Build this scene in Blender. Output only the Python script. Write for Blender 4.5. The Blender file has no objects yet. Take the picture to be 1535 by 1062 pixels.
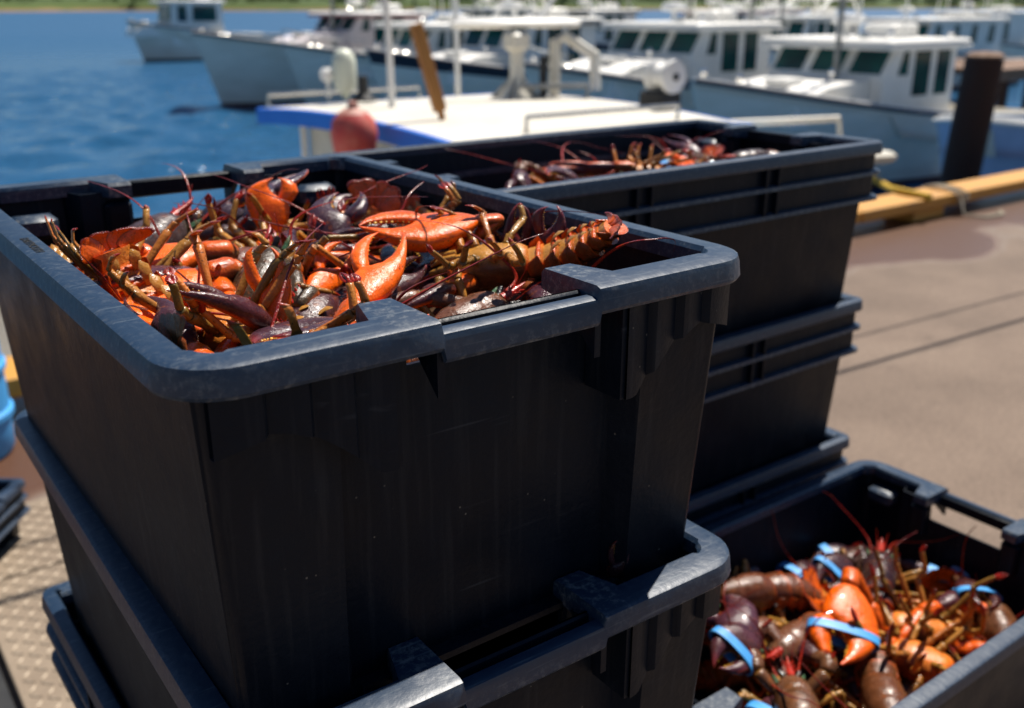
import bpy, math, random
import numpy as np
from mathutils import Vector, Matrix, Euler

R = math.radians
scene = bpy.context.scene
col = scene.collection

# ------------------------------------------------------------------ camera, sky, sun, exposure
CAMH = 1.6
cam_d = bpy.data.cameras.new('camera')
cam = bpy.data.objects.new('camera', cam_d)
col.objects.link(cam)
cam.location = (0, 0, CAMH)
cam.rotation_euler = (R(90 - 19.53), 0, R(-36.586))
cam_d.sensor_width = 36
cam_d.lens = 34.6
cam_d.clip_start = 0.02
cam_d.clip_end = 5000
cam_d.dof.use_dof = True
cam_d.dof.focus_distance = 0.74
cam_d.dof.aperture_fstop = 6.0
cam_d.dof.aperture_blades = 0
scene.camera = cam

SUN_AZ, SUN_EL = 20.0, 62.0          # azimuth from +X towards +Y
sdir = Vector((math.cos(R(SUN_EL)) * math.cos(R(SUN_AZ)), math.cos(R(SUN_EL)) * math.sin(R(SUN_AZ)), math.sin(R(SUN_EL))))
world = bpy.data.worlds.new('World')
scene.world = world
world.use_nodes = True
wn = world.node_tree
sky = wn.nodes.new('ShaderNodeTexSky')
sky.sky_type = 'NISHITA'
sky.sun_disc = False
sky.sun_elevation = R(SUN_EL)
sky.sun_rotation = math.atan2(sdir.x, sdir.y)
sky.air_density = 1.0
sky.dust_density = 0.0
sky.ozone_density = 5.0
wn.links.new(sky.outputs[0], wn.nodes['Background'].inputs[0])
wn.nodes['Background'].inputs[1].default_value = 0.052
sun_d = bpy.data.lights.new('sun', 'SUN')
sun_d.energy = 5.0
sun_d.angle = R(0.53)
sun_d.color = (1.0, 0.94, 0.85)
sun = bpy.data.objects.new('sun', sun_d)
col.objects.link(sun)
sun.rotation_euler = sdir.to_track_quat('Z', 'Y').to_euler()
sun.location = sdir * 50
vs = scene.view_settings
vs.view_transform = 'Standard'
vs.look = 'None'
vs.exposure = 0.55
vs.gamma = 1.0

# ------------------------------------------------------------------ materials
def new_mat(name):
    m = bpy.data.materials.new(name)
    m.use_nodes = True
    nt = m.node_tree
    return m, nt, nt.nodes['Principled BSDF']

def nd(nt, t, **kw):
    n = nt.nodes.new(t)
    for k, v in kw.items():
        if k.startswith('i_'):
            key = k[2:]
            n.inputs[int(key) if key.isdigit() else key.replace('_', ' ')].default_value = v
        else:
            setattr(n, k, v)
    return n

def coords(nt, scale=(1, 1, 1), kind='Object', rnd=False):
    tc = nd(nt, 'ShaderNodeTexCoord')
    mp = nd(nt, 'ShaderNodeMapping')
    mp.inputs['Scale'].default_value = scale
    src = tc.outputs[kind]
    if rnd:
        oi = nd(nt, 'ShaderNodeObjectInfo')
        va = nd(nt, 'ShaderNodeVectorMath', operation='MULTIPLY_ADD')
        cb = nd(nt, 'ShaderNodeCombineXYZ')
        for k in range(3):
            nt.links.new(oi.outputs['Random'], cb.inputs[k])
        nt.links.new(cb.outputs[0], va.inputs[0]); va.inputs[1].default_value = (7.3, 5.1, 3.7)
        nt.links.new(src, va.inputs[2])
        src = va.outputs[0]
    nt.links.new(src, mp.inputs[0])
    return mp.outputs[0]

def ramp(nt, fac, stops):
    r = nd(nt, 'ShaderNodeValToRGB')
    e = r.color_ramp.elements
    while len(e) < len(stops):
        e.new(0.5)
    for el, (p, c) in zip(e, stops):
        el.position = p
        el.color = (*c, 1) if len(c) == 3 else c
    nt.links.new(fac, r.inputs[0])
    return r.outputs[0]

def g(v):
    return (v, v, v)

def pmat(name, c1, c2=None, scale=6.0, rough=0.5, rough2=None, bump=0.0, bscale=None, metal=0.0, spec=0.5, stretch=(1, 1, 1), lo=0.35, hi=0.65, coat=0.0, kind='Object'):
    m, nt, b = new_mat(name)
    b.inputs['Metallic'].default_value = metal
    b.inputs['Specular IOR Level'].default_value = spec
    b.inputs['Coat Weight'].default_value = coat
    b.inputs['Coat Roughness'].default_value = 0.1
    v = coords(nt, stretch, kind)
    n = nd(nt, 'ShaderNodeTexNoise', i_Scale=scale, i_Detail=6.0, i_Roughness=0.6)
    nt.links.new(v, n.inputs['Vector'])
    c2 = c2 or tuple(x * 0.75 for x in c1)
    cc = ramp(nt, n.outputs[0], [(lo, c1), (hi, c2)])
    nt.links.new(cc, b.inputs['Base Color'])
    r2 = rough2 if rough2 is not None else rough * 1.2
    rr = ramp(nt, n.outputs[0], [(lo, g(rough)), (hi, g(min(1, r2)))])
    nt.links.new(rr, b.inputs['Roughness'])
    if bump:
        n2 = nd(nt, 'ShaderNodeTexNoise', i_Scale=bscale or scale * 4, i_Detail=5.0)
        nt.links.new(v, n2.inputs['Vector'])
        bp = nd(nt, 'ShaderNodeBump', i_Strength=bump, i_Distance=0.01)
        nt.links.new(n2.outputs[0], bp.inputs['Height'])
        nt.links.new(bp.outputs[0], b.inputs['Normal'])
    return m

def crate_mat(name, tint=1.0):
    """dark moulded plastic with scuffs, scratches and dried salt"""
    m, nt, b = new_mat(name)
    L = nt.links
    v = coords(nt, rnd=True)
    n1 = nd(nt, 'ShaderNodeTexNoise', i_Scale=14.0, i_Detail=8.0, i_Roughness=0.65)
    L.new(v, n1.inputs['Vector'])
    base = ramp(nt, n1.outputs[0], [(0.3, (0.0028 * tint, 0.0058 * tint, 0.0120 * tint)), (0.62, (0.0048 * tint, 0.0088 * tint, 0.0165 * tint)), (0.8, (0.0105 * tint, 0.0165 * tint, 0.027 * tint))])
    # vertical streaks
    v2 = coords(nt, (60, 60, 3), rnd=True)
    n2 = nd(nt, 'ShaderNodeTexNoise', i_Scale=2.0, i_Detail=4.0)
    L.new(v2, n2.inputs['Vector'])
    st = ramp(nt, n2.outputs[0], [(0.54, g(0.0)), (0.78, g(0.42))])
    mx = nd(nt, 'ShaderNodeMixRGB', blend_type='MIX')
    L.new(st, mx.inputs[0]); L.new(base, mx.inputs[1]); mx.inputs[2].default_value = (0.035, 0.038, 0.044, 1)
    # fine scratches: long thin streaks of stretched noise, in patches
    prev = mx.outputs[0]
    for k, (rot, sc) in enumerate([((0.2, 0.9, 0.5), 150), ((1.3, 0.2, 1.7), 190), ((2.1, 1.2, 0.1), 120)]):
        mp = nd(nt, 'ShaderNodeMapping')
        mp.inputs['Rotation'].default_value = rot
        mp.inputs['Scale'].default_value = (0.045, 1, 1)
        L.new(v, mp.inputs[0])
        w = nd(nt, 'ShaderNodeTexNoise', i_Scale=float(sc), i_Detail=1.0)
        L.new(mp.outputs[0], w.inputs['Vector'])
        s = ramp(nt, w.outputs[0], [(0.71, g(0.0)), (0.80, g(0.32))])
        nm = nd(nt, 'ShaderNodeTexNoise', i_Scale=6.0 + 4 * k, i_Detail=3.0)
        L.new(v, nm.inputs['Vector'])
        ms = ramp(nt, nm.outputs[0], [(0.52, g(0.0)), (0.66, g(1.0))])
        mul = nd(nt, 'ShaderNodeMath', operation='MULTIPLY')
        L.new(s, mul.inputs[0]); L.new(ms, mul.inputs[1])
        m2 = nd(nt, 'ShaderNodeMixRGB')
        L.new(mul.outputs[0], m2.inputs[0]); L.new(prev, m2.inputs[1]); m2.inputs[2].default_value = (0.10, 0.11, 0.125, 1)
        prev = m2.outputs[0]
    # specks
    vo = nd(nt, 'ShaderNodeTexVoronoi', i_Scale=70.0)
    L.new(v, vo.inputs['Vector'])
    sp = ramp(nt, vo.outputs['Distance'], [(0.045, g(1.0)), (0.075, g(0.0))])
    nm = nd(nt, 'ShaderNodeTexNoise', i_Scale=23.0)
    L.new(v, nm.inputs['Vector'])
    ms = ramp(nt, nm.outputs[0], [(0.55, g(0.0)), (0.62, g(0.8))])
    mul = nd(nt, 'ShaderNodeMath', operation='MULTIPLY')
    L.new(sp, mul.inputs[0]); L.new(ms, mul.inputs[1])
    m3 = nd(nt, 'ShaderNodeMixRGB')
    L.new(mul.outputs[0], m3.inputs[0]); L.new(prev, m3.inputs[1]); m3.inputs[2].default_value = (0.16, 0.15, 0.13, 1)
    L.new(m3.outputs[0], b.inputs['Base Color'])
    rr = ramp(nt, n1.outputs[0], [(0.3, g(0.36)), (0.7, g(0.56))])
    L.new(rr, b.inputs['Roughness'])
    b.inputs['Specular IOR Level'].default_value = 0.14
    nb = nd(nt, 'ShaderNodeTexNoise', i_Scale=160.0, i_Detail=6.0)
    L.new(v, nb.inputs['Vector'])
    bp = nd(nt, 'ShaderNodeBump', i_Strength=0.22, i_Distance=0.0025)
    L.new(nb.outputs[0], bp.inputs['Height'])
    bp2 = nd(nt, 'ShaderNodeBump', i_Strength=0.12, i_Distance=0.01)
    L.new(n1.outputs[0], bp2.inputs['Height'])
    L.new(bp.outputs[0], bp2.inputs['Normal'])
    L.new(bp2.outputs[0], b.inputs['Normal'])
    return m

def rim_mat(name):
    """the same plastic on the rims: greyer, rubbed by handling"""
    m, nt, b = new_mat(name)
    L = nt.links
    v = coords(nt, rnd=True)
    n1 = nd(nt, 'ShaderNodeTexNoise', i_Scale=60.0, i_Detail=9.0, i_Roughness=0.75)
    L.new(v, n1.inputs['Vector'])
    base = ramp(nt, n1.outputs[0], [(0.3, (0.0095, 0.0250, 0.054)), (0.60, (0.0115, 0.0295, 0.062)), (0.72, (0.017, 0.038, 0.074)), (0.85, (0.07, 0.105, 0.15))])  # bluer and lighter than the walls: sky reflection put into the base colour
    v2 = coords(nt, rnd=True)
    w = nd(nt, 'ShaderNodeTexNoise', i_Scale=260.0, i_Detail=2.0)
    mp = nd(nt, 'ShaderNodeMapping'); mp.inputs['Rotation'].default_value = (0, 0, 0.7); mp.inputs['Scale'].default_value = (0.05, 1, 1)
    L.new(v2, mp.inputs[0]); L.new(mp.outputs[0], w.inputs['Vector'])
    s = ramp(nt, w.outputs[0], [(0.60, g(0.0)), (0.76, g(0.7))])
    m2 = nd(nt, 'ShaderNodeMixRGB')
    L.new(s, m2.inputs[0]); L.new(base, m2.inputs[1]); m2.inputs[2].default_value = (0.10, 0.125, 0.15, 1)
    # edges rubbed pale where hands and other crates knock them
    ge = nd(nt, 'ShaderNodeNewGeometry')
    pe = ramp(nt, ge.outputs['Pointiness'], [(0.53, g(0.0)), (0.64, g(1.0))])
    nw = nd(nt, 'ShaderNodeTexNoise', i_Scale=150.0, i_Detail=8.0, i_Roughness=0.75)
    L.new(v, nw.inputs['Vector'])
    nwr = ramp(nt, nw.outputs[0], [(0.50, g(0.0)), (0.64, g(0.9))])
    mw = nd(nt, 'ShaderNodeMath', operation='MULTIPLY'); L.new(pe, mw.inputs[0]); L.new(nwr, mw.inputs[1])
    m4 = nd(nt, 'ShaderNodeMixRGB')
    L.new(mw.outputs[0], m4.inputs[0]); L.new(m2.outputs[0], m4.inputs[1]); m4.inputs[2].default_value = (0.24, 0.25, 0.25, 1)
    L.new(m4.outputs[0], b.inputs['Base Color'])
    b.inputs['Specular IOR Level'].default_value = 0.45
    rr = ramp(nt, n1.outputs[0], [(0.3, g(0.36)), (0.7, g(0.44))])
    L.new(rr, b.inputs['Roughness'])
    nb = nd(nt, 'ShaderNodeTexNoise', i_Scale=120.0, i_Detail=7.0)
    L.new(v, nb.inputs['Vector'])
    bp = nd(nt, 'ShaderNodeBump', i_Strength=0.16, i_Distance=0.0025)
    L.new(nb.outputs[0], bp.inputs['Height'])
    L.new(bp.outputs[0], b.inputs['Normal'])
    return m

def shell_mat():
    """wet lobster shell: pigment from the shell itself, mottled and speckled"""
    m, nt, b = new_mat('lobster_shell')
    L = nt.links
    at = nd(nt, 'ShaderNodeAttribute', attribute_name='pigment')
    v = coords(nt, rnd=True)
    n1 = nd(nt, 'ShaderNodeTexNoise', i_Scale=65.0, i_Detail=7.0, i_Roughness=0.65)
    L.new(v, n1.inputs['Vector'])
    f = ramp(nt, n1.outputs[0], [(0.30, g(0.42)), (0.40, g(0.92)), (0.55, g(1.12)), (0.72, g(1.4))])
    mu = nd(nt, 'ShaderNodeMixRGB', blend_type='MULTIPLY'); mu.inputs[0].default_value = 1.0
    L.new(at.outputs['Color'], mu.inputs[1]); L.new(f, mu.inputs[2])
    vo = nd(nt, 'ShaderNodeTexVoronoi', i_Scale=260.0)
    L.new(v, vo.inputs['Vector'])
    sp = ramp(nt, vo.outputs['Distance'], [(0.13, g(1.0)), (0.24, g(0.0))])
    nm = nd(nt, 'ShaderNodeTexNoise', i_Scale=38.0, i_Detail=3.0)
    L.new(v, nm.inputs['Vector'])
    ms = ramp(nt, nm.outputs[0], [(0.40, g(0.0)), (0.56, g(0.9))])
    mul = nd(nt, 'ShaderNodeMath', operation='MULTIPLY')
    L.new(sp, mul.inputs[0]); L.new(ms, mul.inputs[1])
    m3 = nd(nt, 'ShaderNodeMixRGB')
    L.new(mul.outputs[0], m3.inputs[0]); L.new(mu.outputs[0], m3.inputs[1]); m3.inputs[2].default_value = (0.035, 0.012, 0.008, 1)
    nl = nd(nt, 'ShaderNodeTexNoise', i_Scale=22.0, i_Detail=5.0)
    L.new(v, nl.inputs['Vector'])
    ol = ramp(nt, nl.outputs[0], [(0.54, g(0.0)), (0.72, g(0.3))])
    m5 = nd(nt, 'ShaderNodeMixRGB')
    L.new(ol, m5.inputs[0]); L.new(m3.outputs[0], m5.inputs[1]); m5.inputs[2].default_value = (0.075, 0.040, 0.012, 1)
    nq = nd(nt, 'ShaderNodeTexNoise', i_Scale=120.0, i_Detail=6.0, i_Roughness=0.7)
    L.new(v, nq.inputs['Vector'])
    oq = ramp(nt, nq.outputs[0], [(0.56, g(0.0)), (0.68, g(0.55))])
    m6 = nd(nt, 'ShaderNodeMixRGB')
    L.new(oq, m6.inputs[0]); L.new(m5.outputs[0], m6.inputs[1]); m6.inputs[2].default_value = (0.30, 0.075, 0.008, 1)
    L.new(m6.outputs[0], b.inputs['Base Color'])
    rr = ramp(nt, n1.outputs[0], [(0.35, g(0.14)), (0.7, g(0.40))])
    L.new(rr, b.inputs['Roughness'])
    b.inputs['Specular IOR Level'].default_value = 0.32
    b.inputs['Coat Weight'].default_value = 0.12
    b.inputs['Coat Roughness'].default_value = 0.06
    nb = nd(nt, 'ShaderNodeTexNoise', i_Scale=420.0, i_Detail=4.0)
    L.new(v, nb.inputs['Vector'])
    bp = nd(nt, 'ShaderNodeBump', i_Strength=0.45, i_Distance=0.0012)
    L.new(nb.outputs[0], bp.inputs['Height'])
    bp2 = nd(nt, 'ShaderNodeBump', i_Strength=0.5, i_Distance=0.003)
    L.new(n1.outputs[0], bp2.inputs['Height']); L.new(bp.outputs[0], bp2.inputs['Normal'])
    L.new(bp2.outputs[0], b.inputs['Normal'])
    return m

M = {}
M['crate'] = crate_mat('crate_plastic')
M['rim'] = rim_mat('crate_rim_plastic')
M['shell'] = shell_mat()
M['band'] = pmat('blue_rubber', (0.045, 0.26, 0.62), (0.06, 0.33, 0.72), 40, 0.45)
M['print'] = pmat('dark_print', (0.012, 0.013, 0.015), rough=0.7)
M['white'] = pmat('white_gelcoat', (0.86, 0.84, 0.79), (0.76, 0.74, 0.69), 1.6, 0.35, 0.55)
M['hull'] = pmat('white_hull', (0.82, 0.77, 0.68), (0.70, 0.655, 0.56), 0.9, 0.5, 0.65, stretch=(1, 1, 3))
M['cream'] = pmat('cream_paint', (0.72, 0.68, 0.58), (0.6, 0.55, 0.45), 3, 0.4)
M['deckw'] = pmat('deck_white', (0.66, 0.62, 0.54), (0.54, 0.50, 0.42), 2.2, 0.55, 0.7)
M['bluetrim'] = pmat('blue_trim', (0.012, 0.15, 0.66), (0.02, 0.18, 0.72), 3, 0.45)
M['bluehull'] = pmat('pale_blue_hull', (0.42, 0.55, 0.76), (0.36, 0.48, 0.68), 2, 0.3)
M['maroon'] = pmat('maroon_trim', (0.28, 0.05, 0.08), (0.2, 0.035, 0.06), 3, 0.4)
M['antifoul'] = pmat('antifouling', (0.11, 0.035, 0.03), (0.07, 0.025, 0.02), 4, 0.7)
M['greenwl'] = pmat('green_waterline', (0.03, 0.09, 0.09), (0.02, 0.06, 0.06), 4, 0.6)
M['stripe'] = pmat('dark_sheer', (0.012, 0.014, 0.03), rough=0.4)
M['glass'] = pmat('tinted_glass', (0.002, 0.035, 0.042), (0.006, 0.085, 0.080), 1.6, 0.05, 0.1, spec=0.35)
M['steel'] = pmat('stainless', (0.62, 0.61, 0.58), (0.5, 0.49, 0.46), 8, 0.22, 0.35, metal=1.0)
M['chrome'] = pmat('polished_chrome', (0.85, 0.84, 0.82), (0.8, 0.79, 0.77), 4, 0.16, 0.2, metal=1.0)
M['galv'] = pmat('galvanised', (0.36, 0.36, 0.34), (0.25, 0.25, 0.24), 9, 0.45, 0.6, metal=0.5)
M['black'] = pmat('black_rubber', (0.012, 0.012, 0.013), (0.02, 0.02, 0.02), 10, 0.6)
M['orangewood'] = pmat('oiled_post', (0.42, 0.19, 0.04), (0.30, 0.12, 0.025), 5, 0.6, stretch=(6, 6, 0.6))
M['buoyred'] = pmat('faded_red_buoy', (0.52, 0.06, 0.05), (0.60, 0.17, 0.12), 6, 0.5, lo=0.42, hi=0.7)
M['buoytop'] = pmat('scuffed_buoy_cap', (0.55, 0.30, 0.24), (0.36, 0.14, 0.10), 12, 0.6)
M['dome'] = pmat('radome', (0.66, 0.68, 0.56), (0.6, 0.62, 0.5), 4, 0.4)
M['red'] = pmat('red_paint', (0.5, 0.04, 0.035), rough=0.4)
M['bluetarp'] = pmat('blue_tarp', (0.02, 0.11, 0.55), (0.015, 0.08, 0.4), 3, 0.5)
M['lightblue'] = pmat('sky_blue_tarp', (0.06, 0.36, 0.75), (0.05, 0.30, 0.66), 3, 0.5)
M['pile'] = pmat('tarred_pile', (0.018, 0.010, 0.008), (0.035, 0.016, 0.012), 6, 0.8, bump=0.5, bscale=20, stretch=(4, 4, 0.6))
M['dockwood'] = pmat('dock_wood', (0.24, 0.15, 0.10), (0.16, 0.095, 0.06), 4, 0.8, bump=0.3, stretch=(1, 6, 6))
M['rope'] = pmat('yellow_rope', (0.62, 0.40, 0.02), (0.5, 0.30, 0.015), 60, 0.7, bump=0.6, bscale=200)
M['ropew'] = pmat('pale_rope', (0.5, 0.44, 0.34), (0.36, 0.31, 0.22), 60, 0.8, bump=0.6, bscale=200)

# yellow painted kerb timber, worn
m, nt, b = new_mat('yellow_kerb_paint'); M['kerb'] = m
v = coords(nt, (0.5, 5, 5)); n = nd(nt, 'ShaderNodeTexNoise', i_Scale=5.0, i_Detail=8.0, i_Roughness=0.7); nt.links.new(v, n.inputs['Vector'])
nt.links.new(ramp(nt, n.outputs[0], [(0.3, (0.56, 0.26, 0.025)), (0.55, (0.5, 0.24, 0.04)), (0.66, (0.34, 0.17, 0.06)), (0.8, (0.2, 0.12, 0.07))]), b.inputs['Base Color'])
b.inputs['Roughness'].default_value = 0.65
bp = nd(nt, 'ShaderNodeBump', i_Strength=0.4, i_Distance=0.01); nt.links.new(n.outputs[0], bp.inputs['Height']); nt.links.new(bp.outputs[0], b.inputs['Normal'])

# wharf deck: reddish-tan concrete, worn, with a wet stain along the kerb
m, nt, b = new_mat('wharf_concrete'); M['wharf'] = m
L = nt.links
v = coords(nt)
n1 = nd(nt, 'ShaderNodeTexNoise', i_Scale=1.1, i_Detail=8.0, i_Roughness=0.62); L.new(v, n1.inputs['Vector'])
n2 = nd(nt, 'ShaderNodeTexNoise', i_Scale=55.0, i_Detail=6.0, i_Roughness=0.7); L.new(v, n2.inputs['Vector'])
c1 = ramp(nt, n1.outputs[0], [(0.25, (0.122, 0.083, 0.058)), (0.5, (0.176, 0.123, 0.088)), (0.75, (0.225, 0.162, 0.117))])
c2 = ramp(nt, n2.outputs[0], [(0.3, g(0.62)), (0.55, g(1.0)), (0.75, g(1.25))])
mu = nd(nt, 'ShaderNodeMixRGB', blend_type='MULTIPLY'); mu.inputs[0].default_value = 1.0
L.new(c1, mu.inputs[1]); L.new(c2, mu.inputs[2])
vo = nd(nt, 'ShaderNodeTexVoronoi', i_Scale=26.0); L.new(v, vo.inputs['Vector'])
sp = ramp(nt, vo.outputs['Distance'], [(0.05, g(0.7)), (0.12, g(0.0))])
m2 = nd(nt, 'ShaderNodeMixRGB'); L.new(sp, m2.inputs[0]); L.new(mu.outputs[0], m2.inputs[1]); m2.inputs[2].default_value = (0.36, 0.25, 0.18, 1)
nc = nd(nt, 'ShaderNodeTexNoise', i_Scale=1.6, i_Detail=5.0); L.new(v, nc.inputs['Vector'])
mvc = nd(nt, 'ShaderNodeMixRGB'); mvc.inputs[0].default_value = 0.35; L.new(v, mvc.inputs[1]); L.new(nc.outputs[1], mvc.inputs[2])
vc = nd(nt, 'ShaderNodeTexVoronoi', feature='DISTANCE_TO_EDGE', i_Scale=0.9); L.new(mvc.outputs[0], vc.inputs['Vector'])
ck = ramp(nt, vc.outputs[0], [(0.002, g(0.22)), (0.006, g(0.0))])
ns = nd(nt, 'ShaderNodeTexNoise', i_Scale=2.6, i_Detail=6.0, i_Roughness=0.7); L.new(v, ns.inputs['Vector'])
sn_ = ramp(nt, ns.outputs[0], [(0.56, g(0.0)), (0.72, g(0.5))])
mxs = nd(nt, 'ShaderNodeMath', operation='MAXIMUM'); L.new(ck, mxs.inputs[0]); L.new(sn_, mxs.inputs[1])
m2b = nd(nt, 'ShaderNodeMixRGB'); L.new(mxs.outputs[0], m2b.inputs[0]); L.new(m2.outputs[0], m2b.inputs[1]); m2b.inputs[2].default_value = (0.085, 0.055, 0.038, 1)
m2 = m2b
# wet mask along the kerb (world Y 3.3 .. 4.3), edge wobbled by noise
sx = nd(nt, 'ShaderNodeSeparateXYZ'); L.new(v, sx.inputs[0])
n3 = nd(nt, 'ShaderNodeTexNoise', i_Scale=0.75, i_Detail=4.0); L.new(v, n3.inputs['Vector'])
a1 = nd(nt, 'ShaderNodeMath', operation='MULTIPLY_ADD'); a1.inputs[1].default_value = 1.9; a1.inputs[2].default_value = -4.35
L.new(n3.outputs[0], a1.inputs[0])
a2 = nd(nt, 'ShaderNodeMath', operation='ADD'); L.new(sx.outputs[1], a2.inputs[0]); L.new(a1.outputs[0], a2.inputs[1])
wet = ramp(nt, a2.outputs[0], [(0.0, g(0.0)), (0.06, g(1.0))])
salt = ramp(nt, a2.outputs[0], [(0.0, g(0.0)), (0.012, g(0.75)), (0.05, g(0.5)), (0.11, g(0.0))])
salt.node.color_ramp.interpolation = 'EASE'
m3 = nd(nt, 'ShaderNodeMixRGB'); L.new(wet, m3.inputs[0]); L.new(m2.outputs[0], m3.inputs[1]); m3.inputs[2].default_value = (0.10, 0.045, 0.022, 1)
m4 = nd(nt, 'ShaderNodeMixRGB'); L.new(salt, m4.inputs[0]); L.new(m3.outputs[0], m4.inputs[1]); m4.inputs[2].default_value = (0.20, 0.16, 0.13, 1)
L.new(m4.outputs[0], b.inputs['Base Color'])
L.new(ramp(nt, a2.outputs[0], [(0.05, g(0.85)), (0.15, g(0.35))]), b.inputs['Roughness'])
bp = nd(nt, 'ShaderNodeBump', i_Strength=0.5, i_Distance=0.006); L.new(n2.outputs[0], bp.inputs['Height']); L.new(bp.outputs[0], b.inputs['Normal'])

M['plate'] = pmat('dusty_tread_plate', (0.29, 0.225, 0.16), (0.20, 0.15, 0.105), 5, 0.55, 0.75, metal=0.25, bump=0.2, bscale=90)
M['lug'] = pmat('rubbed_tread_lug', (0.38, 0.31, 0.23), (0.27, 0.21, 0.15), 12, 0.5, 0.65, metal=0.3)
M['mud'] = pmat('red_shore', (0.30, 0.17, 0.09), (0.24, 0.15, 0.07), 0.05, 0.9)

# water
m, nt, b = new_mat('harbour_water'); M['water'] = m
L = nt.links
b.inputs['Base Color'].default_value = (0.019, 0.086, 0.182, 1)
b.inputs['IOR'].default_value = 1.333
v = coords(nt, (1.0, 1.0, 1.0))
hs = []
for sc, det, st in ((0.55, 3.0, 0.9), (1.7, 4.0, 0.55), (5.5, 3.0, 0.22)):
    mp = nd(nt, 'ShaderNodeMapping'); mp.inputs['Rotation'].default_value = (0, 0, 0.5 + sc); mp.inputs['Scale'].default_value = (1.0, 1.9, 1.0)
    L.new(v, mp.inputs[0])
    n = nd(nt, 'ShaderNodeTexNoise', i_Scale=sc, i_Detail=det, i_Roughness=0.5); L.new(mp.outputs[0], n.inputs['Vector'])
    k = nd(nt, 'ShaderNodeMath', operation='MULTIPLY'); k.inputs[1].default_value = st; L.new(n.outputs[0], k.inputs[0]); hs.append(k.outputs[0])
s1 = nd(nt, 'ShaderNodeMath', operation='ADD'); L.new(hs[0], s1.inputs[0]); L.new(hs[1], s1.inputs[1])
s2 = nd(nt, 'ShaderNodeMath', operation='ADD'); L.new(s1.outputs[0], s2.inputs[0]); L.new(hs[2], s2.inputs[1])
sxw = nd(nt, 'ShaderNodeSeparateXYZ'); L.new(v, sxw.inputs[0])
mrw = nd(nt, 'ShaderNodeMapRange'); mrw.inputs['From Min'].default_value = 30; mrw.inputs['From Max'].default_value = 130; mrw.inputs['To Min'].default_value = 0.09; mrw.inputs['To Max'].default_value = 0.5   # unresolved ripples
L.new(sxw.outputs[1], mrw.inputs[0]); L.new(mrw.outputs[0], b.inputs['Roughness'])
bp = nd(nt, 'ShaderNodeBump', i_Strength=1.0, i_Distance=0.16); L.new(s2.outputs[0], bp.inputs['Height']); L.new(bp.outputs[0], b.inputs['Normal'])

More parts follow.
